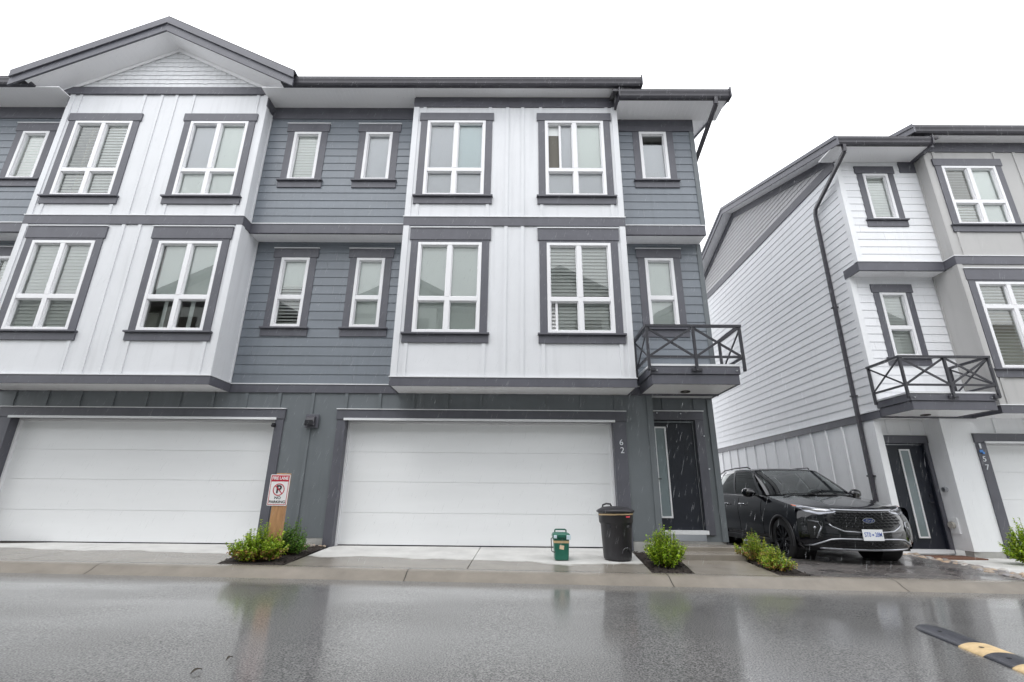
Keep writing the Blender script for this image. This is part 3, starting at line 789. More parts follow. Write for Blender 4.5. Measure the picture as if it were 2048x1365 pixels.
# corner boards at the right-hand end + side wall
m = MB(); m.box(3.74, 3.835, U - .028, U + .12, 6.04, 8.35); m.box(3.74, 3.835, W - .025, W + .10, 2.82, 5.815); m.box(3.73, 3.835, 9.09, 9.22, .1, 2.67); m.build('corner_board', 'dark_panel', LB, bevel=.003)
# end wall (faces the gap)
SGN['y'] = -1.0
m = MB(); lap(m, W, 18.6, 2.82, 8.60, 3.815, axis='y'); lap(m, U, W, 6.04, 8.60, 3.815, axis='y'); m.face([(3.815, 9.12, -.3), (3.815, 18.6, -.3), (3.815, 18.6, 2.82), (3.815, 9.12, 2.82)])
m.face([(3.80, 8.38, 8.6), (3.80, 18.6, 8.6), (3.80, 13.6, 10.25)])
m.build('siding_wall', 'dark_lap', LB)
# trim bands on the bays
for b in (1, 2):
    x0, x1 = BX[b]
    m = MB(); band(m, x0, x1, B, 5.83, 6.02, yend=U - .031); band(m, x0, x1, B, 2.645, 2.80, yend=W - .029)
    if b == 2: band(m, x0, x1, B, 8.715, 8.97, yend=U - .036)
    else: m.box(x0 - .025, x0 - .001, B - .02, U, 8.72, 9.03); m.box(x1 + .001, x1 + .025, B - .02, U, 8.72, 9.03)
    m.build('trim_band', 'trim_grey', LB, bevel=.003)
    f = MB(); band_flash(f, x0, x1, B, 6.021, yend=U - .043); band_flash(f, x0, x1, B, 2.801, yend=W - .041); f.build('band_flashing', 'flashing', LB)
    s = MB(); s.box(x0 + .0, x1 - .0, B + .001, W + .05, 2.655, 2.672); s.build('soffit', 'soffit', LB)
s = MB(); s.box(BX[2][0] - .0, BX[2][1] + .3, 7.80, B - .026, 8.972, 8.99); s.build('soffit', 'soffit', LB)
# ground storey: board and batten, openings for garages
ga = (-3.07, 1.83); gb = (-9.27, -4.37)
m = MB(); sheet(m, -14.5, 2.57, .13, 2.67, W, [(*ga, -1, 2.2), (*gb, -1, 2.2)])
bx = -3.73 - 17 * .625
while bx < 2.5:
    z0 = .13 if (-4.2 < bx < -3.3 or bx < -9.5) else 2.36
    if bx > 2.06: bx += .625; continue
    m.box(bx - .03, bx + .03, W - .02, W + .002, z0, 2.645); bx += .625
m.box(2.47, 2.575, W - .022, W + .10, .13, 2.64)
m.face([(2.57, W, .13), (2.57, 9.12, .13), (2.57, 9.12, 2.67), (2.57, W, 2.67)])
m.build('ground_wall', 'dark_panel', LB)
m = MB(); sheet(m, 2.57, 3.82, .1, 2.70, 9.12, [(2.60, 3.46, -1, 2.2)])
for bx in (2.9, 3.5): m.box(bx - .03, bx + .03, 9.10, 9.122, 2.46, 2.67)
m.build('entry_wall', 'dark_panel', LB)
m = MB(); m.box(-4.36, -3.08, W + .005, W + .2, -.3, .13); m.box(1.84, 2.565, W + .005, W + .2, -.3, .13); m.box(2.566, 3.80, 9.126, 9.3, -.3, .1); m.box(-14.5, -9.3, W + .005, W + .2, -.3, .13)
m.build('foundation', 'foundation', LB)
garage(LB, T, *ga, 2.155); garage(LB, T, *gb, 2.155, wl=.23, wr=.16)
front_door(LB, T, 2.60, 3.46, 2.685, 2.91, .27, 2.25, 9.12, (.05, .16))
balcony(LB, T)
# roof, gutters
def roof_end(root, T, x0, x1, xs, mainx, zlow=8.64, zmain=8.95):
    pass
m = MB(); roof_slab(m, -14.5, -10.38, 7.68, 9.13, .335, 5.9); roof_slab(m, -4.72, 2.62, 7.68, 9.13, .335, 5.9); m.prism([(-10.379, 8.5, 9.34), (-10.379, 13.58, 11.107), (-10.379, 13.58, 11.04), (-10.379, 8.5, 9.27)], (5.658, 0, 0)); roof_slab(m, 2.0, 4.38, 7.68, 8.815, .335, 5.9)
m.build('roof', 'roof_shingle', LB)
gt = MB(); gutter(gt, -14.5, -10.12, 7.80, 8.95); gutter(gt, -4.86, 2.62, 7.80, 8.95); gt.box(2.60, 2.625, 7.655, 7.83, 8.93, 9.17); gt.build('gutter', 'gutter_metal', LB)
gt = MB(); gutter(gt, 2.13, 4.40, 7.80, 8.635); gt.box(4.38, 4.406, 7.655, 7.83, 8.615, 8.86); gt.box(2.115, 2.14, 7.655, 7.83, 8.615, 8.83); gt.build('gutter', 'gutter_metal', LB)
def rake(root, T, xa, xb, y0, z0, slope, run, name='rake_board', back=True, hgt=.20, soff=None, m1='trim_grey'):
    m = MB(T)
    segs_ = [((y0, z0), (y0 + run, z0 + slope * run))]
    if back: segs_.append(((y0 + run, z0 + slope * run), (y0 + 2 * run, z0)))
    for (ya, za), (yb_, zb_) in segs_:
        m.prism([(xa, ya, za), (xa, yb_, zb_), (xa, yb_, zb_ - hgt), (xa, ya, za - hgt)], (xb - xa, 0, 0))
        e = .022 if xb > xa else -.022
        m.prism([(xb + e * .1, ya, za + .02), (xb + e * .1, yb_, zb_ + .02), (xb + e * .1, yb_, zb_ - .07), (xb + e * .1, ya, za - .07)], (e, 0, 0))
    r = m.build(name, m1, root)
    if soff is not None:
        s = MB(T)
        for k_, ((ya, za), (yb_, zb_)) in enumerate(segs_):
            h = hgt - .04
            if k_ == 0: ya, za = ya + .42, za + slope * .42
            s.prism([(soff, ya, za - h), (soff, yb_, zb_ - h), (soff, yb_, zb_ - h - .012), (soff, ya, za - h - .012)], (xa - soff, 0, 0))
        s.build('soffit', 'soffit', root)
    return r
rake(LB, T, 4.36, 4.395, 7.80, 8.82, .335, 5.8, soff=3.82)
rake(LB, T, 2.585, 2.615, 7.80, 9.14, .335, 5.8, soff=None)
s = MB(); s.box(2.135, 4.36, 7.80, U, 8.655, 8.675); s.build('soffit', 'soffit', LB)
m = MB(); m.box(2.09, 2.135, 7.80, 8.36, 8.64, 8.97); m.build('end_board', 'gutter_metal', LB)
m = MB(); m.box(3.80, 3.84, U - .03, 8.9, 8.35, 8.66); m.build('corner_board', 'trim_grey', LB)
# downspout at the right end
m = MB(); downspout(m, [(4.10, 7.74, 8.66), (4.10, 7.76, 8.50), (3.905, 9.10, 7.62), (3.905, 9.46, 7.40), (3.905, 9.46, 0.0)], .07, .07)
m.build('downspout', 'gutter_metal', LB)
# gable over the left bay
GC, GS = -7.53, .51
zap = 10.66; hwid = 2.95
gab = MB(); 
def gfn(z): h = (10.30 - z) / .53; return (GC - h, GC + h)
shingles(gab, gfn, 0, 0, 9.225, 10.30, lambda u, off, z: (u, B - off, z), ex=.118)
gab.face([(GC - 2.04, B + .004, 9.22), (GC + 2.04, B + .004, 9.22), (GC, B + .004, 10.30)])
gable = gab.build('gable', 'shingle_white', LB)
m = MB()
for s_ in (-1, 1):
    for (o1, o2, y0, y1) in ((0, .165, 7.565, 7.60), (.166, .35, 7.60, 7.635)):
        m.prism([(GC, y0, zap - o1), (GC + s_ * hwid, y0, zap - o1 - GS * hwid), (GC + s_ * (hwid - .0), y0, zap - o2 - GS * hwid), (GC, y0, zap - o2)], (0, y1 - y0, 0))
m.build('rake_board', 'trim_grey', gable)
m = MB()
for s_ in (-1, 1):
    h = .345
    sw = 2.66
    m.prism([(GC, 7.636, zap - h), (GC + s_ * sw, 7.636, zap - h - GS * sw), (GC + s_ * sw, 7.636, zap - h - GS * sw + .012), (GC, 7.636, zap - h + .012)], (0, B - 7.636 - .004, 0))
    m.prism([(GC, B - .035, zap - h - .003), (GC + s_ * 2.35, B - .035, zap - h - .003 - GS * 2.35), (GC + s_ * 2.35, B - .035, zap - h - .085 - GS * 2.35), (GC, B - .035, zap - h - .085)], (0, .014, 0))
m.build('soffit', 'soffit', gable)
m = MB(); m.prism([(GC - 2.42, B - .045, 9.03), (GC + 2.42, B - .045, 9.03), (GC + 2.08, B - .045, 9.215), (GC - 2.08, B - .045, 9.215)], (0, .30, 0)); m.build('frieze_board', 'trim_grey', gable)
m = MB()
for s_ in (-1, 1):
    m.prism([(GC, 7.575, zap + .03), (GC + s_ * (hwid + .02), 7.575, zap + .03 - GS * (hwid + .02)), (GC + s_ * (hwid + .02), 7.575, zap - .006 - GS * (hwid + .02)), (GC, 7.575, zap - .006)], (0, 5.2, 0))
m.build('roof', 'roof_shingle', gable)
# interior floors and partitions seen through the glass
m = MB(); m.box(-14.4, 3.7, 8.80, 12.0, 2.70, 2.80); m.box(-14.4, 3.7, 8.80, 12.0, 5.86, 5.98); m.box(-14.4, 3.7, 8.45, 12.0, 8.96, 9.0); m.box(-14.4, 3.7, 11.0, 11.1, 2.8, 8.96)
for x in (-9.7, -7.47, -5.25, -3.73, -2.2, 0, 2.2): m.box(x - .05, x + .05, 8.9, 11.0, 2.81, 5.85); m.box(x - .05, x + .05, 8.9, 11.0, 5.99, 8.95)
m.build('interior', 'interior', LB)
# fittings
m = MB(); m.box(-3.80, -3.56, 8.69, 8.72, 1.99, 2.24); v = m.build('vent', 'trim_grey', LB, bevel=.006)
m = MB(); m.hexa([(-3.78, 8.60, 2.03), (-3.61, 8.60, 2.03), (-3.61, 8.69, 2.02), (-3.78, 8.69, 2.02), (-3.77, 8.64, 2.17), (-3.62, 8.64, 2.17), (-3.61, 8.69, 2.21), (-3.78, 8.69, 2.21)]); h = m.build('hood', 'gutter_metal', v, bevel=.006)
m = MB(); m.box(-3.765, -3.625, 8.592, 8.60, 2.04, 2.12); m.build('louvre', 'black_plastic', h)
m = MB(); add_text(m, '6', .15, (1.955, 8.704, 1.775), depth=.004); add_text(m, '2', .15, (1.965, 8.704, 1.635), depth=.004); m.build('house_number', 'number_white', LB)
m = MB(); m.box(-4.39, -4.34, 8.66, 8.71, 2.0, 2.07); m.tube([(-4.365, 8.70, 2.03), (-4.365, 8.63, 2.02)], .022, 10); m.build('security_camera', 'black_plastic', LB)
m = MB()
for px, pz in ((3.60, 1.95), (3.63, 1.35), (2.75, 2.38), (3.2, 2.37)): m.tube([(px, 9.09, pz), (px, 9.07, pz)], .012, 8)
m.build('screw_cover', 'number_white', LB)

# ================================================================== RIGHT BLOCK
RB = empty('townhouse_block', (11.0, 13.0, -.2), 'white sided townhouse block with greige bay and downpipe, right of the black car', 'townhouse')
T = mirror_T
SGN['x'] = 1.0
bx0, bx1 = -6.2, 1.96                       # local x, mirrored
hu = window(RB, T, 2.95, .58, 7.10, 8.33, U, 8.358, False, None, (0, .20), flash=False, cover=half_slats(1.36))
hm_ = window(RB, T, 2.95, .58, 3.945, 5.45, W, 8.718, False, 4.62, (0, .20), flash=False, cover=half_slats(1.27))
m = MB(T); lap(m, 1.9, 3.82, 6.04, 8.65, U, [hu]); m.build('siding_wall', 'white_lap', RB)
m = MB(T); lap(m, 1.9, 3.82, 2.82, 5.83, W, [hm_]); m.build('siding_wall', 'white_lap', RB)
m = MB(T); m.box(3.72, 3.84, U - .03, U + .1, 6.04, 8.64); m.box(3.72, 3.84, W - .03, W + .1, 2.82, 5.82); m.box(3.70, 3.84, 8.96, 9.2, .05, 2.60); m.build('corner_board', 'white_board', RB)
# side wall
m = MB(T)
lap(m, W + .1, 18.5, 2.82, 8.50, 3.82, axis='y', ex=.184); lap(m, U + .1, W + .1, 2.82 + .184 * 17, 8.50, 3.82, axis='y', ex=.184)
m.build('siding_wall', 'white_lap', RB)
m = MB(T); m.face([(3.82, 8.96, -.1), (3.82, 18.5, -.1), (3.82, 18.5, 2.7), (3.82, 8.96, 2.7)])
y = 9.39
while y < 18.4: m.box(3.815, 3.848, y - .028, y + .028, -.05, 2.64); y += .61
m.build('ground_wall', 'white_board', RB)
m = MB(T); m.box(3.815, 3.85, 8.0 + .38, 18.5, 8.50, 8.73); m.box(3.815, 3.85, W + .021, 18.5, 2.645, 2.80); m.box(3.815, 3.85, U + .021, W + .1, 5.815, 6.02)
m.box(1.9, 3.853, U - .03, U + .02, 5.815, 6.02); m.box(1.9, 3.853, W - .028, W + .02, 2.645, 2.80); m.box(1.9, 2.35, U - .03, U + .02, 8.36, 8.66)
m.build('trim_band', 'trim_grey', RB)
f = MB(T); f.box(1.9, 3.86, U - .042, U + .02, 6.021, 6.039); f.box(3.815, 3.862, W - .04, 18.5, 2.801, 2.819); f.build('band_flashing', 'flashing', RB)
s = MB(T); s.box(1.9, 3.82, U + .021, W + .02, 5.825, 5.845); s.box(2.0, 4.19, 7.80, U, 8.655, 8.675); s.build('soffit', 'soffit', RB)
# gable end in grey shingle
gs = MB(T); apexY = 13.35; zap2 = 10.40; sl2 = .335
def g2(z): h = (zap2 - z) / sl2; return (max(8.4, apexY - h), min(18.4, apexY + h))
shingles(gs, g2, 0, 0, 8.735, zap2, lambda u, off, z: (3.822 + off, u, z), ex=.125, w=.17)
gs.face([(3.818, 8.38, 8.73), (3.818, 18.4, 8.73), (3.818, apexY, zap2)])
gbl = gs.build('gable', 'shingle_grey', RB)
m = MB(T)
for e in (-1, 1): m.prism([(3.825, apexY, zap2 + .14), (3.825, apexY + e * 5.0, zap2 + .14 - sl2 * 5.0), (3.825, apexY + e * 5.0, zap2 - .10 - sl2 * 5.0), (3.825, apexY, zap2 - .10)], (.03, 0, 0))
m.build('frieze_board', 'trim_grey', gbl)
m = MB(T); roof_slab(m, -8, 2.4, 7.68, 9.13, .335, 5.7); roof_slab(m, 1.9, 4.20, 7.68, 8.815, .335, 5.7); m.build('roof', 'roof_shingle', RB)
rake(RB, T, 4.17, 4.205, 7.66, 8.80, .335, 5.72, soff=3.82, hgt=.23)
rake(RB, T, 2.38, 2.415, 7.66, 9.12, .335, 5.72)
gt = MB(T); gutter(gt, -8, 2.40, 7.80, 8.95); gutter(gt, 2.06, 4.20, 7.80, 8.635); gt.box(2.04, 2.062, 7.655, 7.83, 8.615, 8.83); gt.build('gutter', 'gutter_metal', RB)
m = MB(T); m.box(1.95, 2.06, 7.80, U - .03, 8.62, 8.97); m.build('end_board', 'trim_grey', RB)
m = MB(T); downspout(m, [(4.02, 7.74, 8.63), (4.02, 7.76, 8.46), (3.905, 9.20, 7.93), (3.905, 9.26, 7.78), (3.905, 9.30, .1)], .066, .066)
for z in (5.3, 3.2, 1.5): m.box(3.82, 3.95, 9.25, 9.35, z, z + .03)
m.build('downspout', 'gutter_metal', RB)
# greige bay with big windows
cxs = 1.035
w1 = window(RB, T, cxs, 1.22, 6.80, 8.33, B, 8.068, True, 7.39, (0, .19), flash=False, cover=[('slats', .5, 1, .4, 1, .6), ('shade_white', 0, .5, 0, 1), ('slats', .5, 1, 0, .4, 1.1)], opened=None)
w2 = window(RB, T, 1.04, 1.34, 3.54, 5.42, B, 8.068, True, 4.86, (.04, .26), cover=[('slats', .5, 1, 0, .68, .62), ('slats', 0, .5, 0, 1, 1.0), ('slats', .5, 1, .68, 1, 1.0)])
w3 = window(RB, T, -1.6, 1.22, 6.80, 8.33, B, 8.068, True, 7.39, (0, .19), flash=False, cover=half_slats(1.27))
w4 = window(RB, T, -1.6, 1.34, 3.54, 5.42, B, 8.068, True, 4.86, (.04, .26), cover=half_slats(.8))
bay_body(RB, T, -3.0, bx1, 2.80, 8.95, 'greige_panel', [w2, w4], [w1, w3], [(cxs, 1.22, 6.80, 8.33, True), (-1.6, 1.22, 6.8, 8.33, True), (1.04, 1.34, 3.54, 5.42, False)], centre=-.28)
m = MB(T); band(m, -3.0, bx1, B, 5.83, 6.02, yend=U - .031); band(m, -3.0, bx1, B, 2.645, 2.80, yend=W - .029); band(m, -3.0, bx1, B, 8.715, 8.97, yend=U - .036); m.build('trim_band', 'trim_grey', RB, bevel=.003)
f = MB(T); band_flash(f, -3.0, bx1, B, 6.021, yend=U - .043); band_flash(f, -3.0, bx1, B, 2.801, yend=W - .041); f.build('band_flashing', 'flashing', RB)
s = MB(T); s.box(-3.0, bx1, B + .001, W + .05, 2.655, 2.672); s.box(-3, bx1, 7.80, B - .026, 8.972, 8.99); s.build('soffit', 'soffit', RB)
# ground storey, garage 57, entry
g57 = (-2.9, 1.86)
m = MB(T); sheet(m, -6, 2.66, .12, 2.67, W, [(*g57, -1, 2.2)])
for bx in (1.55, .92, .30, -.32): m.box(bx - .03, bx + .03, W - .02, W + .002, 2.36, 2.645)
m.box(2.56, 2.665, W - .022, W + .1, .12, 2.64)
m.face([(2.66, W, .12), (2.66, 9.14, .12), (2.66, 9.14, 2.67), (2.66, W, 2.67)]); m.build('ground_wall', 'white_board', RB)
m = MB(T); sheet(m, 2.66, 3.82, .02, 2.70, 9.14, [(2.76, 3.58, -1, 2.2)])
for bx in (2.95, 3.45): m.box(bx - .012, bx + .012, 9.13, 9.142, 2.38, 2.67)
m.build('entry_wall', 'white_board', RB)
m = MB(T); m.box(1.86, 2.655, W + .005, W + .2, -.3, .12); m.box(2.66, 3.81, 9.146, 9.3, -.3, .02); m.build('foundation', 'foundation', RB)
garage(RB, T, *g57, 2.16, wl=.16, wr=.20)
front_door(RB, T, 2.76, 3.58, 3.06, 3.28, .10, 2.18, 9.14, (.075, .12), hinge=-1)
balcony(RB, T, x0=2.26)
m = MB(T); m.box(-6, 3.7, 8.80, 12.0, 2.70, 2.80); m.box(-6, 3.7, 8.80, 12.0, 5.86, 5.98); m.box(-6, 3.7, 8.45, 12.0, 8.96, 9.0); m.box(-6, 3.7, 11.0, 11.1, 2.8, 8.96)
m.box(2.1, 2.2, 8.9, 11, 2.81, 5.85); m.box(2.1, 2.2, 8.9, 11, 5.99, 8.95); m.build('interior', 'interior', RB)
m = MB(); yt = 8.704 + 1.10
add_text(m, '5', .15, (9.415, yt, 1.63), depth=.004); add_text(m, '7', .15, (9.425, yt, 1.47), depth=.004); m.build('house_number', 'number_white', RB)
m = MB(); m.box(9.38, 9.41, yt - .012, yt, 1.84, 1.94); m.m = 1; m.box(9.36, 9.42, yt - .016, yt - .001, 1.76, 1.81); m.box(9.40, 9.44, yt - .02, yt - .002, 1.73, 1.77); m.build('door_ornament', ['number_white', 'blue_tape'], RB)
m = MB(); m.box(8.742 - .03, 8.742, 10.0, 10.2, .22, .52); m.m = 1; m.tube([(8.70, 10.1, .38), (8.65, 10.1, .38)], .065, 14); m.build('utility_box', ['white_board', 'beige_meter'], RB)
m = MB(); m.tube([(8.742, 10.08, 1.05), (8.67, 10.08, 1.05)], .045, 14); m.build('hose_bib', 'steel', RB)

# ================================================================== row across the lane (shows only as a reflection)
OB = empty('townhouse_row', (0, -6, 0), 'gabled townhouse row across the lane, mirrored in the window glass', 'townhouse')
YO = -4.0
m = MB(); m.box(-26, 26, YO - 9, YO, -.3, 9.0)
m.build('wall', 'opp_siding', OB)
for cx in (-13.5, -5.6, 2.0, 9.8, 17.5):
    m = MB(); m.box(cx - 2.1, cx + 2.1, YO, YO + .55, 2.7, 9.0); m.prism([(cx - 2.9, YO - 2, 9.0), (cx + 2.9, YO - 2, 9.0), (cx, YO - 2, 10.55)], (0, 2.5, 0)); b = m.build('bay_wall', 'opp_white', OB)
    m = MB()
    for wx in (-1.2, 1.2):
        for z in (3.7, 6.5): m.box(cx + wx - .6, cx + wx + .6, YO + .551, YO + .57, z, z + 1.8)
    m.m = 1; m.box(cx - 2.4, cx + 2.4, YO + .001, YO + .03, 0, 2.15); m.build('window', ['room_dark', 'garage_white'], b)
    m = MB()
    for s_ in (-1, 1): m.prism([(cx, YO - 5, 10.75), (cx + s_ * 3.3, YO - 5, 9.0), (cx + s_ * 3.3, YO - 5, 8.75), (cx, YO - 5, 10.5)], (0, 5.95, 0))
    m.build('gable_roof', 'trim_grey', b)
m = MB(); m.prism([(-26, YO + .6, 9.0), (-26, YO - 5, 10.7), (-26, YO - 10, 9.0), (-26, YO - 10, 8.8), (-26, YO + .6, 8.8)], (52, 0, 0)); m.build('roof', 'roof_shingle', OB)

# ================================================================== signs and bins
PS = empty('parking_sign', (-3.42, 7.34, -.16), 'white and red FIRE LANE no parking sign on a short timber post', 'sign')
m = MB(); m.box(-3.51, -3.325, 7.312, 7.40, -.2, 1.13); m.build('post', 'timber', PS, bevel=.006)
m = MB()
def rrect(x0, x1, z0, z1, r, n=5):
    out = []
    for cx, cz, a0 in ((x1 - r, z1 - r, 0), (x0 + r, z1 - r, 90), (x0 + r, z0 + r, 180), (x1 - r, z0 + r, 270)):
        for i in range(n + 1):
            a = math.radians(a0 + 90 * i / n); out.append((cx + r * math.cos(a), cz + r * math.sin(a)))
    return out
SX0, SX1, SZ0, SZ1, SY = -3.585, -3.293, .672, 1.112, 7.305
m.prism([(x, SY, z) for x, z in rrect(SX0, SX1, SZ0, SZ1, .015)], (0, .004, 0)); pn = m.build('sign_panel', 'sign_white', PS)
m = MB(); a, b, c, d_ = SX0 + .012, SX1 - .012, SZ0 + .012, SZ1 - .012; y0, y1 = SY - .0015, SY - .0002
m.box(a, a + .008, y0, y1, c, d_); m.box(b - .008, b, y0, y1, c, d_); m.box(a, b, y0, y1 , c, c + .008); m.box(a + .008, b - .008, y0, y1, d_ - .088, d_)
cx, cz = (SX0 + SX1) / 2, SZ0 + .225
n = 40
for i in range(n):
    p = [(cx + r * math.cos(t), SY - .003, cz + r * math.sin(t)) for r, t in ((.074, 2 * PI * i / n), (.074, 2 * PI * (i + 1) / n), (.086, 2 * PI * (i + 1) / n), (.086, 2 * PI * i / n))]
    m.prism(p, (0, .0012, 0))
m.bar((cx - .055, SY - .0036, cz + .055), (cx + .055, SY - .0036, cz - .055), .0012, .013)
m.build('red_marking', 'sign_red', pn)
m = MB(); add_text(m, 'P', .155, (cx, SY - .0024, cz), depth=.0006, offset=.004); add_text(m, 'NO', .052, (cx, SY - .0014, SZ0 + .108), depth=.0006, sx=1.15, offset=.001); add_text(m, 'PARKING', .052, (cx, SY - .0014, SZ0 + .052), depth=.0006, sx=1.1, offset=.001); m.build('black_lettering', 'sign_black', pn)
m = MB(); add_text(m, 'FIRE LANE', .062, (cx, SY - .0032, d_ - .043), depth=.0006, sx=.86, offset=.0015); m.build('white_lettering', 'sign_white', pn)

zd = -.055
GB = empty('food_scrap_bin', (.74, 7.72, zd), 'small green food scrap bin with tan band standing on the driveway', 'bin')
m = MB()
def rsec(cx, cy, w, dp, r, z, n=4): return [(cx + x, cy + y, z) for x, y in rrect(-w / 2, w / 2, -dp / 2, dp / 2, r, n)]
gx, gy = .745, 7.74
secs = [(.188, .215, .0), (.205, .235, .012), (.216, .246, .14), (.228, .258, .28), (.246, .276, .285), (.25, .28, .30), (.25, .28, .325)]
rows = [rsec(gx, gy, w_, d_, .03, zd + z) for w_, d_, z in secs]; rows = [r + [r[0]] for r in rows]
m.grid(rows); m.face([tuple(p) for p in rows[0][:-1]]); body = m.build('body', 'bin_green', GB, smooth=False, bevel=0)
m = MB(); r1 = rsec(gx, gy, .224, .252, .03, zd + .235); r2 = rsec(gx, gy, .229, .257, .03, zd + .268)
r1 = [(gx + (p[0] - gx) * 1.012, gy + (p[1] - gy) * 1.012, p[2]) for p in r1]; r2 = [(gx + (p[0] - gx) * 1.012, gy + (p[1] - gy) * 1.012, p[2]) for p in r2]
m.grid([r1 + [r1[0]], r2 + [r2[0]]]); m.build('band', 'tan_band', GB)
m = MB(); rows = [rsec(gx, gy, w_, d_, .035, zd + z) for w_, d_, z in ((.258, .288, .318), (.262, .292, .33), (.262, .292, .345), (.235, .265, .368), (.16, .20, .378))]
m.grid([r + [r[0]] for r in rows]); m.face([tuple(p) for p in rows[-1]])
m.box(gx - .055, gx + .055, gy - .165, gy - .13, zd + .315, zd + .352); lid = m.build('lid', 'bin_green', GB, bevel=.004)
m = MB(); m.tube([(gx - .085, gy + .06, zd + .372), (gx - .085, gy + .06, zd + .405), (gx - .07, gy + .06, zd + .415), (gx + .07, gy + .06, zd + .415), (gx + .085, gy + .06, zd + .405), (gx + .085, gy + .06, zd + .372)], .011, 8); m.build('lid_handle', 'bin_green', lid, smooth=True)
m = MB(); m.box(gx - .118, gx - .07, gy - .152, gy - .138, zd + .30, zd + .345); m.m = 0; m.box(gx + .07, gx + .135, gy - .154, gy - .138, zd + .285, zd + .347); m.build('clip', 'pale_clip', lid, bevel=.006)
m = MB(); m.tube([(gx - .128, gy - .01, zd + .30), (gx - .150, gy - .04, zd + .29), (gx - .152, gy - .16, zd + .13), (gx - .12, gy - .175, zd + .115), (gx - .10, gy - .172, zd + .12)], .007, 8); m.build('carry_handle', 'black_plastic', GB, smooth=True)
m = MB(); m.hexa([(gx - .035 + dx, gy - .128 + (.19 - dz) * .04, zd + dz) for dx, dz in ((0, .155), (.065, .145), (.072, .20), (.007, .21))] + [(gx - .035 + dx, gy - .124 + (.19 - dz) * .04, zd + dz) for dx, dz in ((0, .155), (.065, .145), (.072, .20), (.007, .21))]); m.build('sticker', 'cream_sticker', body)

BB = empty('rubbish_bin', (1.60, 7.78, zd), 'tall round black plastic rubbish bin with lid and tan stripe', 'bin')
bx_, by_ = 1.605, 7.82
m = MB(); m.lathe([(0, .0), (.195, .0), (.207, .02), (.212, .06), (.235, .50), (.240, .505), (.256, .53), (.262, .66), (.270, .665), (.272, .69), (.24, .69)], (bx_, by_, zd), n=48)
# dark patches painted as hand recess shade, and a moulded wheel arch hump
body = m.build('body', 'bin_black', BB, smooth=True)
m = MB()
for a0, a1 in ((-62, -16), (-135, -120)):
    rows = []
    for z, r in ((.455, .2375), (.475, .2395), (.500, .2420), (.512, .2520)):
        rows.append([(bx_ + r * math.cos(math.radians(a0 + (a1 - a0) * i / 10)), by_ + r * math.sin(math.radians(a0 + (a1 - a0) * i / 10)), zd + z) for i in range(11)])
    m.grid(rows)
m.build('grip_shade', 'sign_black', body)
m = MB()
rows = []
for i in range(13):
    t = PI * i / 12; row = []
    for rr, off in ((.062, .000), (.066, .012), (.08, .012), (.084, .0)):
        ang = math.radians(-63) + rr * math.cos(t) / .225; z = .10 + rr * math.sin(t) * 1.05; r = .214 + z * .047 + off
        row.append((bx_ + r * math.cos(ang), by_ + r * math.sin(ang), zd + z))
    rows.append(row)
m.grid(rows); m.build('moulded_arch', 'bin_black', body, smooth=True)
m = MB(); m.lathe([(.275, .675), (.288, .672), (.290, .695), (.27, .71), (.20, .745), (.10, .758), (0, .76)], (bx_, by_, zd), n=48)
lid = m.build('lid', 'bin_black', BB, smooth=True)
m = MB(); m.tube([(bx_ - .19, by_ + .06, zd + .72), (bx_ - .18, by_ + .05, zd + .775), (bx_ - .13, by_ + .03, zd + .795), (bx_ - .07, by_ + .02, zd + .79), (bx_ - .05, by_ + .02, zd + .75)], .014, 8); m.build('lid_handle', 'bin_black', lid, smooth=True)
m = MB(); rows = []
for z in (.632, .652):
    rows.append([(bx_ + .2645 * math.cos(math.radians(a)), by_ + .2645 * math.sin(math.radians(a)), zd + z + .012 * math.sin(math.radians(a * 1.0 + 115)) * .5) for a in range(-175, -14, 5)])
m.grid(rows); m.build('stripe', 'tan_band', BB)
m = MB(); rows = []
for z in (.600, .622): rows.append([(bx_ + .2640 * math.cos(math.radians(a)), by_ + .2640 * math.sin(math.radians(a)), zd + z) for a in (-66, -60, -54, -48)])
m.grid(rows); m.build('maker_badge', 'red_mark', BB)

# ================================================================== rubber speed hump running across the lane
SH = empty('speed_hump', (3.62, 3.6, zr(3.6)), 'black and yellow rubber speed hump laid across the wet lane', 'speed hump')
hx0, hx1 = 3.50, 3.76
def HR(v):
    a = math.radians(-9.0); x, y = v[0] - 3.63, v[1] - 4.72
    return (3.63 + x * math.cos(a) - y * math.sin(a), 4.72 + x * math.sin(a) + y * math.cos(a), v[2])
def hump(y0, y1, mname, end=False, name='segment'):
    m = MB(); rows = []; n = 10
    ys = [y0 + (y1 - y0) * i / n for i in range(n + 1)]
    for y in ys:
        row = []; cx = (hx0 + hx1) / 2; hw = (hx1 - hx0) / 2; sc_ = 1
        if end:
            t = max(0, (y - (y1 - .22)) / .22); sc_ = math.sqrt(max(.0, 1 - t * t)) * .97 + .03
        for i in range(11):
            u = -1 + 2 * i / 10; h = .031 * (1 - abs(u) ** 2.6) * (sc_ ** .6) + .008
            x = cx + u * hw * (sc_ if end else 1)
            row.append((x, y, zr(x) + h))
        row = [(row[0][0], y, zr(row[0][0]))] + row + [(row[-1][0], y, zr(row[-1][0]))]
        rows.append(row)
    m.grid(rows); m.v = [HR(v) for v in m.v]; o = m.build(name, mname, SH, smooth=True)
    b = MB()
    for yy in ((y0 + y1) / 2,):
        for x in (hx0 + .08,): b.lathe([(.016, .0), (.016, .0015), (0, .0015)], (x, yy, zr(x) + .0312 * (1 - abs((x - 3.63) / .13) ** 2.6) + .008), n=12)
    b.v = [HR(v) for v in b.v]; b.build('bolt', 'sign_black', o)
hump(4.07, 4.72, 'rubber_black', True, 'end_cap')
for i in range(9): hump(4.07 - .25 * (i + 1), 4.07 - .25 * i, ('rubber_yellow', 'rubber_black')[i % 2])

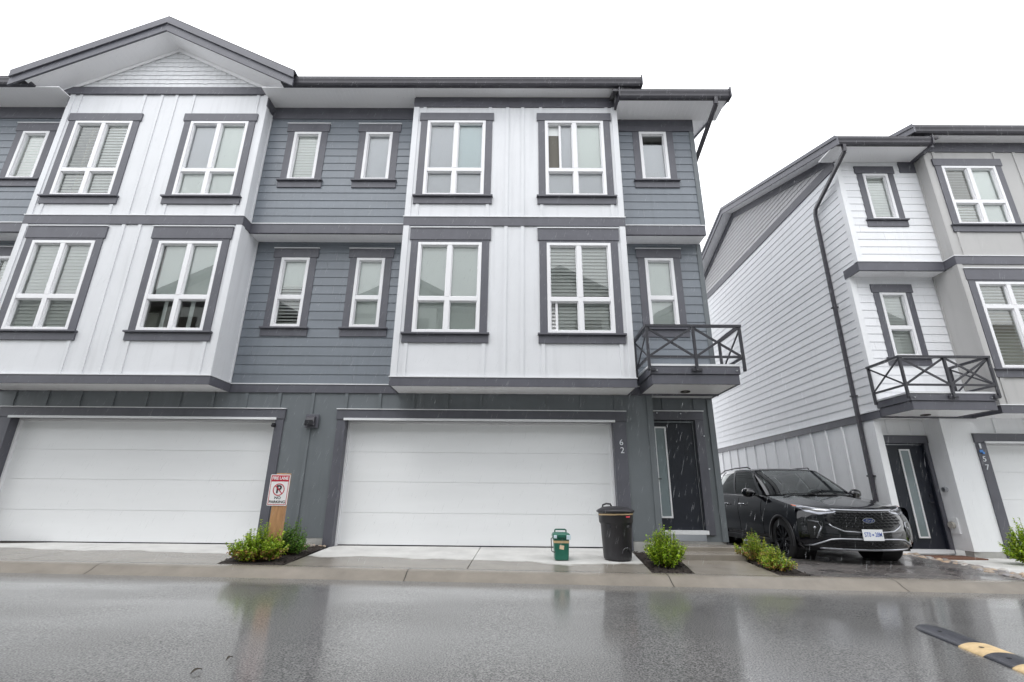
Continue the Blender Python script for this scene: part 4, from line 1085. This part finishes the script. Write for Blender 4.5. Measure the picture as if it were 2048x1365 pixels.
# ================================================================== shrubs
def shrub(name, label, base, rx, ry, h, nshoot, leafm, seed, group='low shrubs in the planting beds', leaf=.024, lean=(0, 0), tuft=None, dens=1.0, upright=.55, tipm=None):
    rnd = random.Random(seed); root = empty(name, base, label, 'shrub', group)
    lv = MB(); sm = MB(); tp = MB()
    bx, by, bz = base
    for i in range(nshoot):
        a = rnd.uniform(0, 2 * PI); r = math.sqrt(rnd.random())
        p0 = Vector((bx + .25 * rx * r * math.cos(a), by + .25 * ry * r * math.sin(a), bz))
        hh = h * (1 - .62 * r ** 1.7) * rnd.choice((.6, .75, .88, .95, 1.02, 1.12)) * rnd.uniform(.9, 1.1)
        r *= rnd.uniform(.7, 1.18)
        tip = Vector((bx + rx * r * math.cos(a) + lean[0] * hh, by + ry * r * math.sin(a) + lean[1] * hh, bz + hh))
        mid = p0.lerp(tip, .5) + Vector((rx * .22 * r * math.cos(a), ry * .22 * r * math.sin(a), -hh * .05 + hh * (upright - .5) * .2))
        tip += Vector((0, 0, hh * .05))
        pts = [(1 - t) ** 2 * p0 + 2 * t * (1 - t) * mid + t * t * tip for t in [k / 6 for k in range(7)]]
        sm.tube(pts, [.004 - .0026 * k / 6 for k in range(7)], 4)
        L_ = sum((pts[k + 1] - pts[k]).length for k in range(6)); nl = max(5, int(L_ / .0125 * dens))
        for k in range(nl):
            t = .14 + .86 * (k + rnd.random()) / nl; s = min(5, int(t * 6)); c = pts[s].lerp(pts[s + 1], t * 6 - s)
            ax = (pts[s + 1] - pts[s]).normalized(); ang = k * 2.4 + rnd.uniform(-.5, .5)
            q = ax.orthogonal().normalized(); q.rotate(Matrix.Rotation(ang, 3, ax))
            dr = (q * rnd.uniform(.7, 1.1) + ax * rnd.uniform(.0, .7) + Vector((0, 0, rnd.uniform(-.15, .35)))).normalized()
            l = leaf * rnd.uniform(.45, 1.3) * (1.0 if t < .85 else .75); wd = dr.cross(Vector((rnd.uniform(-.4, .4), rnd.uniform(-.4, .4), 1)))
            if wd.length < .05: wd = dr.orthogonal()
            wd = wd.normalized() * l * rnd.uniform(.34, .46); nm = dr.cross(wd).normalized() * l * .10
            tgt = tp if (tipm and c.z < bz + h * .33 and rnd.random() < .45) else lv
            v = [c, c + dr * l * .4 + wd - nm, c + dr * l, c + dr * l * .4 - wd - nm, c + dr * l * .42]
            i0 = len(tgt.v); tgt.v += [tuple(x) for x in v]
            tgt.f += [[i0, i0 + 1, i0 + 4], [i0 + 1, i0 + 2, i0 + 4], [i0 + 2, i0 + 3, i0 + 4], [i0 + 3, i0, i0 + 4]]; tgt.mi += [0] * 4
    lv.build('foliage', leafm, root); sm.build('stems', 'bark', root)
    if tipm and tp.v: tag(tp.build('foliage', tipm, root), 'faded orange lower leaves')
    return root
def zb(x, y): return zk(x) + (y - 6.9) * .045
shrub('shrub', 'spreading lime green shrub with a few orange leaves below the parking sign', (-3.53, 7.15, zb(-3.53, 7.15)), .40, .30, .44, 225, 'leaf_lime', 11, tipm='leaf_orange', leaf=.040)
shrub('shrub', 'darker green upright shrub behind the parking sign post', (-3.36, 7.70, zb(-3.36, 7.70)), .30, .26, .46, 120, 'leaf_deep', 12, lean=(.10, 0), leaf=.038)
shrub('shrub', 'rounded lime green shrub between the rubbish bin and the entry steps', (2.19, 7.38, zb(2.19, 7.38)), .33, .28, .47, 195, 'leaf_lime', 13, leaf=.038)
shrub('shrub', 'yellowing low shrub nearest the kerb, beside the car pad', (3.74, 7.34, zb(3.7, 7.3)), .24, .34, .27, 120, 'leaf_mixed', 14, tipm='leaf_orange', leaf=.034)
shrub('shrub', 'loose green shrub beside the entry steps, near the front wheel of the car', (3.78, 8.02, zb(3.7, 8.0)), .28, .36, .40, 120, 'leaf_mixed', 15, tipm='leaf_orange', leaf=.034)
shrub('shrub', 'green shrub at the corner of the garage marked 57', (8.92, 8.9, zk(8.9) + .0), .44, .36, .60, 190, 'leaf_lime', 16, leaf=.044)

# ================================================================== stones, mat, leaves
rnd = random.Random(5); protos = []
for k in range(5):
    bm = bmesh.new(); bmesh.ops.create_icosphere(bm, subdivisions=3, radius=1)
    s = Vector((rnd.uniform(.8, 1.2), rnd.uniform(.7, 1.0), rnd.uniform(.45, .65)))
    for v in bm.verts:
        n_ = noise.noise(v.co * 1.1 + Vector((k * 7, 0, 0))); v.co = Vector((v.co.x * s.x, v.co.y * s.y, v.co.z * s.z)) * (1 + .22 * n_)
    me = bpy.data.meshes.new('river_stone'); bm.to_mesh(me); bm.free(); me.materials.append(MATS['river_stone']); me.polygons.foreach_set('use_smooth', [True] * len(me.polygons)); protos.append(me)
def stone(x, y, z, r, label, group):
    o = bpy.data.objects.new('river_stone', rnd.choice(protos)); COL.objects.link(o); o.location = (x, y, z + r * .35); o.scale = (r, r, r)
    o.rotation_euler = (rnd.uniform(-.2, .2), rnd.uniform(-.2, .2), rnd.uniform(0, 6.28)); tag(o, label, 'stone', group)
lab = 'smooth grey or tan river stone in the strip between car pad and concrete walk'
for i in range(150):
    t = rnd.random(); y = 10.1 - 3.1 * t; x0 = 7.66 - .62 * t; x = x0 + rnd.uniform(-.17, .17) * (1 + .25 * t)
    stone(x, y, zk(x) - .03, rnd.uniform(.03, .068), lab, 'river stones beside the car pad')
lab = 'pale rounded stone at the foot of the wall behind the left planting bed'
for i in range(16): x = rnd.uniform(-3.75, -3.12); stone(x, rnd.uniform(8.45, 8.68), zb(x, 8.5), rnd.uniform(.028, .05), lab, 'stones behind the left planting bed')
lab = 'dark small stone along the foundation right of the front door steps'
for i in range(14): x = rnd.uniform(3.87, 4.1); stone(x, rnd.uniform(8.3, 9.0), zb(x, 8.4) - .03, rnd.uniform(.025, .045), lab, 'stones by the front door steps')
m = MB(); m.box(7.75, 8.72, 9.55, 10.1, -.21, -.172); tag(m.build('doormat', 'doormat', bevel=.004), 'brown doormat before the dark door of the white block', 'doormat')
def leaf(loc, l, rot, label):
    m = MB(); c = Vector(loc); d = Vector((math.cos(rot), math.sin(rot), .06)); s = Vector((-math.sin(rot), math.cos(rot), 0))
    rows = []
    for i in range(7):
        t = i / 6; w_ = l * .26 * math.sin(PI * min(1, t * .97 + .03)) + .0005
        p = c + d * l * t + Vector((0, 0, .012 * math.sin(t * 3)))
        rows.append([p - s * w_ + Vector((0, 0, .006)), p, p + s * w_ + Vector((0, 0, .006))])
    m.grid(rows); o = m.build('fallen_leaf', 'leaf_brown', smooth=True); tag(o, label, 'leaf')
leaf((-1.83, 3.16, zr(-1.8) + .003), .065, 1.05, 'larger brown fallen leaf lying on the wet lane')
leaf((-1.76, 3.40, zr(-1.8) + .003), .05, 1.35, 'smaller brown fallen leaf lying on the wet lane')

# ================================================================== black car
CX, CY, CZ = 5.67, 9.02, -.178
CAR = empty('parked_car', (CX, CY, CZ), 'wet black SUV parked nose out on the paver pad between the blocks', 'car')
def CT(p): return (CX + p[0], CY - p[1], CZ + p[2])     # car-local: s to the photo's right, f forward, h up
FR = [(.70, .24, .78, .42, .25), (.88, .25, .86, .50, .255), (.915, .34, .915, .545, .34), (.925, .45, .93, .56, .45), (.92, .58, .935, .555, .585), (.905, .70, .93, .54, .715),
      (.882, .80, .915, .50, .83), (.845, .862, .90, .43, .90), (.76, .900, .89, .30, .935), (.60, .935, .885, .10, .968), (.35, .980, .88, -.08, 1.0), (.05, 1.028, .875, -.28, 1.035), (-.22, 1.066, .865, -.48, 1.062), (-.36, 1.082, .86, -.60, 1.075)]
def frow(r):
    r = max(0, min(len(FR) - 1.001, r)); i = int(r); t = r - i
    a, b, c, d = FR[max(i - 1, 0)], FR[i], FR[i + 1], FR[min(i + 2, len(FR) - 1)]
    return [.5 * ((2 * q) + (-p + u) * t + (2 * p - 5 * q + 4 * u - v) * t * t + (-p + 3 * q - 3 * u + v) * t ** 3) for p, q, u, v in zip(a, b, c, d)]
def P(u, r, off=0.0):
    fc, hc, W_, fs, hs_ = frow(r); a = abs(u)
    crease = .012 * math.exp(-((a - .52) / .10) ** 2) * max(0, min(1, (r - 7.5) / 1.5))
    p = Vector((W_ * u, fc + (fs - fc) * a ** 2.7, hc + (hs_ - hc) * a ** 2 + crease))
    if off:
        e = .01; du = P(min(u + e, 1.2), r) - P(u - e, r); dr = P(u, r + e * 4) - P(u, r - e * 4); n_ = dr.cross(du)
        if n_.length > 1e-9:
            n_.normalize()
            if n_.y + n_.z < 0: n_ = -n_
            p = p + n_ * off
    return p
body = MB(CT)
us = [-1 + 2 * i / 48 for i in range(49)]
body.grid([[P(u, r) for u in us] for r in [i * .25 for i in range(0, 4 * 13 + 1)]])
def htop(f): 
    ks = [(.6, .88), (.42, .905), (.3, .935), (.1, .968), (-.08, 1.0), (-.28, 1.035), (-.6, 1.075), (-1.5, 1.09), (-2.4, 1.12), (-3.2, 1.16), (-3.7, 1.12)]
    for (a, x), (b, y) in zip(ks, ks[1:]):
        if b <= f <= a: return x + (y - x) * (f - a) / (b - a)
    return ks[0][1] if f > ks[0][0] else ks[-1][1]
def side(sg, f, t, off=0):
    h = .25 + (htop(f) - .25) * t
    prof = [(.25, .865), (.32, .91), (.45, .925), (.56, .918), (.70, .935), (.82, .938), (.92, .918), (1.0, .895), (1.1, .872), (1.2, .86)]
    for (a, x), (b, y) in zip(prof, prof[1:]):
        if a <= h <= b: s = x + (y - x) * (h - a) / (b - a); break
    else: s = prof[0][1] if h < .25 else prof[-1][1]
    k = htop(f) - h
    if k < .05: s -= .02 * (1 - k / .05) ** 2
    if f < -2.9: s -= .10 * ((-2.9 - f) / .75) ** 2
    return Vector((sg * (s + off), f, h))
AX = (0.0, -2.71)
fs_ = [.56 - .035 * i for i in range(int(4.2 / .035))]
for sg in (-1, 1):
    for f0, f1 in zip(fs_, fs_[1:]):
        for i in range(30):
            t0, t1 = i / 30, (i + 1) / 30; c = side(sg, (f0 + f1) / 2, (t0 + t1) / 2)
            if any(math.hypot(c.y - a, c.z - .345) < .375 for a in AX): continue
            body.face([side(sg, f0, t0), side(sg, f1, t0), side(sg, f1, t1), side(sg, f0, t1)])
# tail, cowl deck, roof
fe = fs_[-1]
body.grid([[side(-1, fe, i / 12).lerp(side(1, fe, i / 12), j / 10) + Vector((0, -.10 * (1 - (2 * j / 10 - 1) ** 2), 0)) for j in range(11)] for i in range(13)])
ROOF = [(-1.22, 1.605, .645, -1.32, 1.580), (-1.5, 1.64, .655, -1.62, 1.61), (-2.0, 1.658, .66, -2.05, 1.62), (-2.6, 1.638, .645, -2.62, 1.597), (-3.1, 1.585, .575, -3.10, 1.55), (-3.42, 1.54, .55, -3.36, 1.51)]
def roofp(u, k):
    fc, hc, W_, fs2, h2 = ROOF[k]; a = abs(u); return Vector((W_ * u, fc + (fs2 - fc) * a ** 2, hc + (h2 - hc) * a ** 2.5))
uu = [-1 + 2 * i / 20 for i in range(21)]
body.grid([[roofp(u, k) for u in uu] for k in range(len(ROOF))])
def rooflin(t):    # roof edge from windscreen top to tail, t 0..1
    x = t * (len(ROOF) - 1); i = min(int(x), len(ROOF) - 2); a, b = ROOF[i], ROOF[i + 1]; q = x - i
    return Vector((a[2] + (b[2] - a[2]) * q, a[3] + (b[3] - a[3]) * q, a[4] + (b[4] - a[4]) * q))
def gside(sg, u, v, off=0.0):    # greenhouse side: u along, v up
    fb = -.58 + (-3.58 + .58) * u; b = side(1, fb, 1.0); t = rooflin(u); p = b.lerp(t, v)
    p.x += .025 * math.sin(PI * v) + off
    return Vector((sg * p.x, p.y, p.z))
def gpatch(mb, sg, u0, u1, v0, v1, off=0, n=8, m_=5):
    mb.grid([[gside(sg, u0 + (u1 - u0) * i / n, v0 + (v1 - v0) * j / m_, off) for i in range(n + 1)] for j in range(m_ + 1)])
UB = [(.045, .405), (.435, .715), (.745, .90)]; V0, V1 = .05, .90
for sg in (-1, 1):
    us_ = [0] + [x for p in UB for x in p] + [1]
    gpatch(body, sg, 0, 1, 0, V0, n=24, m_=1); gpatch(body, sg, 0, 1, V1, 1, n=24, m_=1)
    for a, b in zip(us_[::2], us_[1::2]): gpatch(body, sg, a, b, V0, V1)
# tailgate upper
body.grid([[roofp(u, len(ROOF) - 1).lerp(Vector((.80 * u, fe - .08, 1.12)), j / 4) for u in uu] for j in range(5)])
bo = body.build('body', 'car_paint', CAR, smooth=True, weld=True)
for sg in (-1, 1):
    for a, b in UB:
        gd = MB(CT); gpatch(gd, sg, a, b, V0, V1, -.006); gd.build('side_window', 'car_glass_dark', CAR, smooth=True, face=(sg, 0, .3))
# windscreen
def ws(u, v):
    lo = Vector((.80 * u, -.40 + (-.53 + .40) * abs(u) ** 2.2, 1.082)); hi = roofp(u, 0); p = lo.lerp(hi, v); p.z += .03 * math.sin(PI * v) * (1 - .5 * u * u); return p
wm = MB(CT); wm.grid([[ws(u * .985, .02 + .97 * j / 12) for u in uu] for j in range(13)]); wsc = wm.build('windscreen', 'car_glass', CAR, smooth=True, face=(0, -1, .6))
wm = MB(CT)
for sg in (-1, 1): wm.grid([[ws(sg * u, j / 12) + Vector((0, .002, .004)) for u in (.955, .975, 1.0, 1.03)] for j in range(13)])
wm.grid([[ws(u, v) + Vector((0, .002, .004)) for u in uu] for v in (.94, .97, 1.0)]); wm.build('windscreen_surround', 'car_paint', CAR, smooth=True)
wm = MB(CT)
for a, b in (((-.60, -.36, 1.10), (.02, -.42, 1.125)), ((.02, -.33, 1.098), (.62, -.45, 1.115))): wm.bar(a, b, .03, .018)
wm.build('wiper', 'car_trim', wsc)
wm = MB(CT); wm.grid([[Vector((.86 * u, -.33 + (-.56 + .33) * abs(u) ** 2.2 - d_, 1.083)) for u in uu] for d_ in (-.02, .12)]); wm.build('cowl', 'car_trim', CAR)
# cabin
cb = MB(CT); cb.box(-.78, .78, -.95, -.55, .7, 1.02); cb.box(-.8, .8, -3.4, -.5, .45, .5); cb.box(-.80, .80, -3.5, -3.45, .4, 1.4)
for s in (-.40, .40):
    cb.box(s - .24, s + .24, -2.0, -1.86, .5, 1.14); cb.box(s - .13, s + .13, -2.02, -1.92, 1.18, 1.36); cb.box(s - .25, s + .25, -1.9, -1.35, .5, .68)
cb.box(-.65, .65, -2.9, -2.78, .5, 1.12)
cb.build('cabin', 'cabin_grey', CAR, bevel=.03)
wm = MB(CT); wm.lathe([(.175, -.012), (.19, 0), (.175, .012), (.163, 0), (.175, -.012)], (.38, -1.0, 1.03), axis='y', n=24); wm.build('steering_wheel', 'car_trim', CAR)
# wheel arches and sills
ar = MB(CT)
for sg in (-1, 1):
    for a in AX:
        rows = []
        for i in range(29):
            th = math.radians(-12 + 204 * i / 28); row = []
            for r, s in ((.362, .86), (.362, .932), (.372, .945), (.405, .943), (.415, .925)):
                row.append(Vector((sg * s, a + r * math.cos(th), .345 + r * math.sin(th))))
            rows.append(row)
        ar.grid(rows)
ar.build('wheel_arch_trim', 'car_trim', CAR, smooth=True)
ar = MB(CT)
for sg in (-1, 1):
    for a in AX: ar.lathe([(.38, .86), (.38, .55), (0, .55)] if sg > 0 else [(.38, -.86), (.38, -.55), (0, -.55)], (0, a, .36), axis='x', n=28)
ar.box(-.85, .85, -3.4, .55, .22, .30); ar.build('underbody', 'tyre', CAR)
for sg in (-1, 1):
    ar = MB(CT); ar.box(min(sg * .86, sg * .935), max(sg * .86, sg * .935), -2.30, -.42, .23, .33); ar.build('sill_trim', 'car_trim', CAR, bevel=.015)
# wheels
for sg in (-1, 1):
    for a in AX:
        c = (sg * .81, a, .345)
        t = MB(CT); t.lathe([(.235, -.115), (.30, -.118), (.332, -.105), (.345, -.075), (.345, .075), (.332, .105), (.30, .118), (.235, .115), (.225, .09), (.225, -.09), (.235, -.115)], c, axis='x', n=48)
        wh = t.build('wheel', 'tyre', CAR, smooth=True)
        r = MB(CT); o = sg * .095
        r.lathe([(.238, o + sg * .012), (.228, o + sg * .018), (.222, o), (.222, o - sg * .05)], c, axis='x', n=40)
        r.lathe([(.222, o - sg * .07), (0, o - sg * .07)], c, axis='x', n=24)
        r.lathe([(.045, o - sg * .03), (.045, o + sg * .008), (0, o + sg * .01)], c, axis='x', n=20)
        for k in range(10):
            th = 2 * PI * k / 10 + .1
            for dth in (-.09, .09):
                p0 = Vector((c[0] + o - sg * .008, c[1] + .04 * math.cos(th), c[2] + .04 * math.sin(th))); p1 = Vector((c[0] + o + sg * .004, c[1] + .226 * math.cos(th + dth), c[2] + .226 * math.sin(th + dth)))
                r.bar(p0, p1, .02, .018, up=(1, 0, 0))
        r.build('rim', 'rim_black', wh)
# doors (visible seams) and handles
for sg in (-1, 1):
    for f0, f1 in ((-.62, -1.58), (-1.60, -2.34)):
        d_ = MB(CT); n = 14
        rows = [[side(sg, f0 + (f1 - f0) * i / n, .16 + .82 * j / 14, .004) for i in range(n + 1)] for j in range(15)]
        if f1 < -2: rows = [[p if math.hypot(p.y + 2.71, p.z - .345) > .43 else Vector((p.x, -2.71 + math.sqrt(max(0, .43 ** 2 - (p.z - .345) ** 2)), p.z)) for p in r] for r in rows]
        d_.grid(rows); dr = d_.build('door', 'car_paint', CAR, smooth=True)
        h = MB(CT); hf = f1 + .22; h.tube([(sg * .945, hf + .10, .915), (sg * .972, hf + .07, .918), (sg * .972, hf - .07, .918), (sg * .945, hf - .10, .915)], .013, 8); h.build('handle', 'chrome', dr, smooth=True)
# mirrors
for sg in (-1, 1):
    mm = MB(CT); rows = []
    for j in range(9):
        t = -1 + 2 * j / 8; r = math.sqrt(max(0.0, 1 - t * t)) * .98 + .02; row = []
        for i in range(17):
            th = 2 * PI * i / 16; row.append(Vector((sg * (1.035 + .13 * t), -.80 + .085 * r * math.cos(th) - .02 * t, 1.13 + (.085 + .01 * t) * r * math.sin(th))))
        rows.append(row)
    mm.grid(rows); mr = mm.build('mirror', 'car_paint', CAR, smooth=True)
    mm = MB(CT); mm.bar((sg * .86, -.78, 1.075), (sg * .98, -.80, 1.09), .10, .03); mm.build('mirror_stem', 'car_trim', mr, bevel=.006)
    mm = MB(CT); mm.tube([(sg * .62, -1.48, 1.625), (sg * .645, -1.56, 1.655), (sg * .65, -2.1, 1.665), (sg * .64, -2.7, 1.645), (sg * .60, -3.1, 1.575)], .014, 8); mm.build('roof_rail', 'gutter_metal', CAR, smooth=True)
# front details laid on the nose surface
def lerpk(ks, x):
    x = max(ks[0][0], min(ks[-1][0], x))
    for (a, p), (b, q) in zip(ks, ks[1:]):
        if a <= x <= b: return p + (q - p) * (x - a) / (b - a) if b > a else p
def npatch(mb, u0, u1, lo, hi, off, n=24, m_=6, sg=1):
    mb.grid([[P(sg * (u0 + (u1 - u0) * i / n), lerpk(lo, u0 + (u1 - u0) * i / n) + (lerpk(hi, u0 + (u1 - u0) * i / n) - lerpk(lo, u0 + (u1 - u0) * i / n)) * j / m_, off) for i in range(n + 1)] for j in range(m_ + 1)])
GU = [(-.62, 5.1), (-.52, 6.45), (0, 6.55), (.52, 6.45), (.62, 5.1)]; GL = [(-.62, 4.9), (-.60, 4.45), (-.42, 3.85), (0, 3.7), (.42, 3.85), (.60, 4.45), (.62, 4.9)]
gr = MB(CT); npatch(gr, -.62, .62, GL, GU, .004, 40, 8); gri = gr.build('grille', 'car_grille', CAR, smooth=True)
gr = MB(CT)
for k, r in enumerate([3.92 + .36 * i for i in range(8)]):
    step = .088; off = 0 if k % 2 else step / 2; u = -.62 + off
    while u < .60:
        uc = u + step / 2
        if lerpk(GL, u) + .12 < r < lerpk(GU, u) - .1 and lerpk(GL, u + step) + .12 < r < lerpk(GU, u + step) - .1:
            pts = [P(u + .004, r, .010), P(u + step * .28, r - .12, .018), P(u + step * .72, r - .12, .018), P(u + step - .004, r, .010)]
            for a, b in zip(pts, pts[1:]): gr.bar(a, b, .018, .013)
        u += step
gr.build('grille_mesh', 'car_trim_gloss', gri)
ch = MB(CT)
ch.tube([P(-.54 + 1.08 * i / 24, 6.62, .006) for i in range(25)], .016, 8)
ch.tube([P(-.61 + 1.22 * i / 30, lerpk(GL, -.61 + 1.22 * i / 30) - .22, .004) for i in range(31)], .011, 8)
ch.build('chrome_trim', 'satin_silver', gri, smooth=True)
lo = MB(CT); IL = [(-.62, 1.75), (0, 1.45), (.62, 1.75)]; IU = [(-.62, 1.9), (-.5, 2.55), (.5, 2.55), (.62, 1.9)]
npatch(lo, -.62, .62, IL, IU, .004, 30, 4); li = lo.build('lower_intake', 'car_grille', CAR, smooth=True)
ch = MB(CT)
ch.tube([P(u, r, .006) for u, r in ((-.98, 1.55), (-.86, 1.75), (-.74, 2.2), (-.62, 2.62), (-.5, 2.72), (-.2, 2.72), (.2, 2.72), (.5, 2.72), (.62, 2.62), (.74, 2.2), (.86, 1.75), (.98, 1.55))], .013, 8)
ch.tube([P(-.80 + 1.6 * i / 24, 1.08 + .12 * abs(-.80 + 1.6 * i / 24), .008) for i in range(25)], .02, 8)
ch.build('lip_trim', 'satin_silver', li, smooth=True)
ch = MB(CT)
for k, r in enumerate((1.8, 2.1, 2.4)):
    u = -.48 + (.05 if k % 2 else 0)
    while u < .42: ch.bar(P(u, r, .012), P(u + .07, r, .012), .014, .01); u += .1
ch.build('intake_mesh', 'car_trim_gloss', li)
for sg in (-1, 1):
    HLo = [(.47, 6.05), (.70, 5.6), (.88, 5.95), (1.0, 6.9)]; HHi = [(.47, 6.55), (.70, 6.78), (.88, 7.25), (1.0, 8.05)]
    hl = MB(CT); npatch(hl, .47, 1.0, HLo, HHi, .006, 20, 5, sg); ho = hl.build('headlight', 'lamp_lens', CAR, smooth=True)
    hl = MB(CT); npatch(hl, .50, .90, [(.50, 6.22), (.72, 5.98), (.9, 6.35)], [(.50, 6.34), (.72, 6.35), (.9, 6.7)], .008, 16, 2, sg); hl.build('lamp_bezel', 'car_grille', ho, smooth=True)
    hl = MB(CT); npatch(hl, .55, .97, [(.55, 6.52), (.72, 6.62), (.88, 7.02), (1.0, 7.8)], [(.55, 6.58), (.72, 6.74), (.88, 7.18), (1.0, 7.95)], .009, 16, 1, sg); hl.build('light_strip', 'lamp_white', ho, smooth=True)
    hl = MB(CT); npatch(hl, .955, 1.0, [(.955, 6.85), (1.0, 7.15)], [(.955, 7.25), (1.0, 7.55)], .010, 4, 2, sg); hl.build('marker_lamp', 'amber', ho, smooth=True)
    fg = MB(CT); npatch(fg, .72, .88, [(.72, 3.0), (.88, 2.6)], [(.72, 4.75), (.88, 4.85)], .004, 6, 6, sg); fo = fg.build('fog_light', 'car_grille', CAR, smooth=True)
    fg = MB(CT); fg.tube([P(sg * .865, 4.78, .008), P(sg * .745, 4.62, .008), P(sg * .715, 3.95, .008), P(sg * .80, 2.75, .008)], .012, 6)
    fg.tube([P(sg * .80, 3.95, .004), P(sg * .80, 3.95, .012)], .022, 12); fg.build('fog_bezel', 'satin_silver', fo, smooth=True)
pl = MB(CT); pl.box(-.150, .172, .952, .958, .40, .566); po = pl.build('number_plate', 'plate_white', CAR, bevel=.002)
pm = MB()
c = CT((.011, .9585, .487)); add_text(pm, 'ST0', .094, (c[0] - .085, c[1], c[2]), depth=.0007, sx=.70, offset=.0008); add_text(pm, '28M', .094, (c[0] + .085, c[1], c[2]), depth=.0007, sx=.68, offset=.0008); pm.box(c[0] - .014, c[0] + .012, c[1] - .0007, c[1], c[2] - .012, c[2] + .012); pm.build('plate_lettering', 'plate_blue', po)
em = MB(CT); e0 = P(0, 4.95, .02)
n = 36
def ell(a, b, y, k0=0): return [(a * math.cos(2 * PI * i / n), y, e0.z + b * math.sin(2 * PI * i / n)) for i in range(n)]
em.prism(ell(.098, .040, e0.y), (0, .014, 0)); eo = em.build('emblem', 'chrome', CAR)
em = MB(CT); em.prism(ell(.089, .033, e0.y + .0145), (0, .003, 0)); em.build('emblem_field', 'emblem_blue', eo)
em = MB(); c = CT((0, e0.y + .0182, e0.z)); add_text(em, 'Ford', .058, c, depth=.0006, shear=.35, sx=1.05); em.build('emblem_script', 'chrome', eo)


# falling rain: slim drops, blown a little from the right
m = MB(); rnd = random.Random(77)
for i in range(9500):
    y = 3.6 + 4.0 * rnd.random(); x = rnd.uniform(-1.25, 1.25) * (y + .6); z = rnd.uniform(.25, 1.35 * y + .5)
    if y > 7.4 and z > 8.5: continue
    l = rnd.uniform(.04, .10); r = rnd.uniform(.0003, .0006); d = Vector((.30 + rnd.uniform(-.05, .05), rnd.uniform(-.08, .08), 1)).normalized() * l
    p = Vector((x, y, z)); a = Vector((r, 0, 0)); b = Vector((0, r, 0)); q = p + d * .35; t = p + d
    i0 = len(m.v); m.v += [tuple(p), tuple(q + a), tuple(q + b), tuple(q - a), tuple(q - b), tuple(t)]
    for k in range(4): m.f += [[i0, i0 + 1 + k, i0 + 1 + (k + 1) % 4], [i0 + 5, i0 + 1 + (k + 1) % 4, i0 + 1 + k]]; m.mi += [0, 0]
rm, nt, pp = _mat('rain_water'); pp.inputs['Base Color'].default_value = (.9, .92, .95, 1); pp.inputs['Roughness'].default_value = .1; pp.inputs['Alpha'].default_value = .55; MATS['rain_water'] = rm
tag(m._build('rain', 'rain_water'), 'fine rain falling in front of the houses', 'rain', kind='stuff')
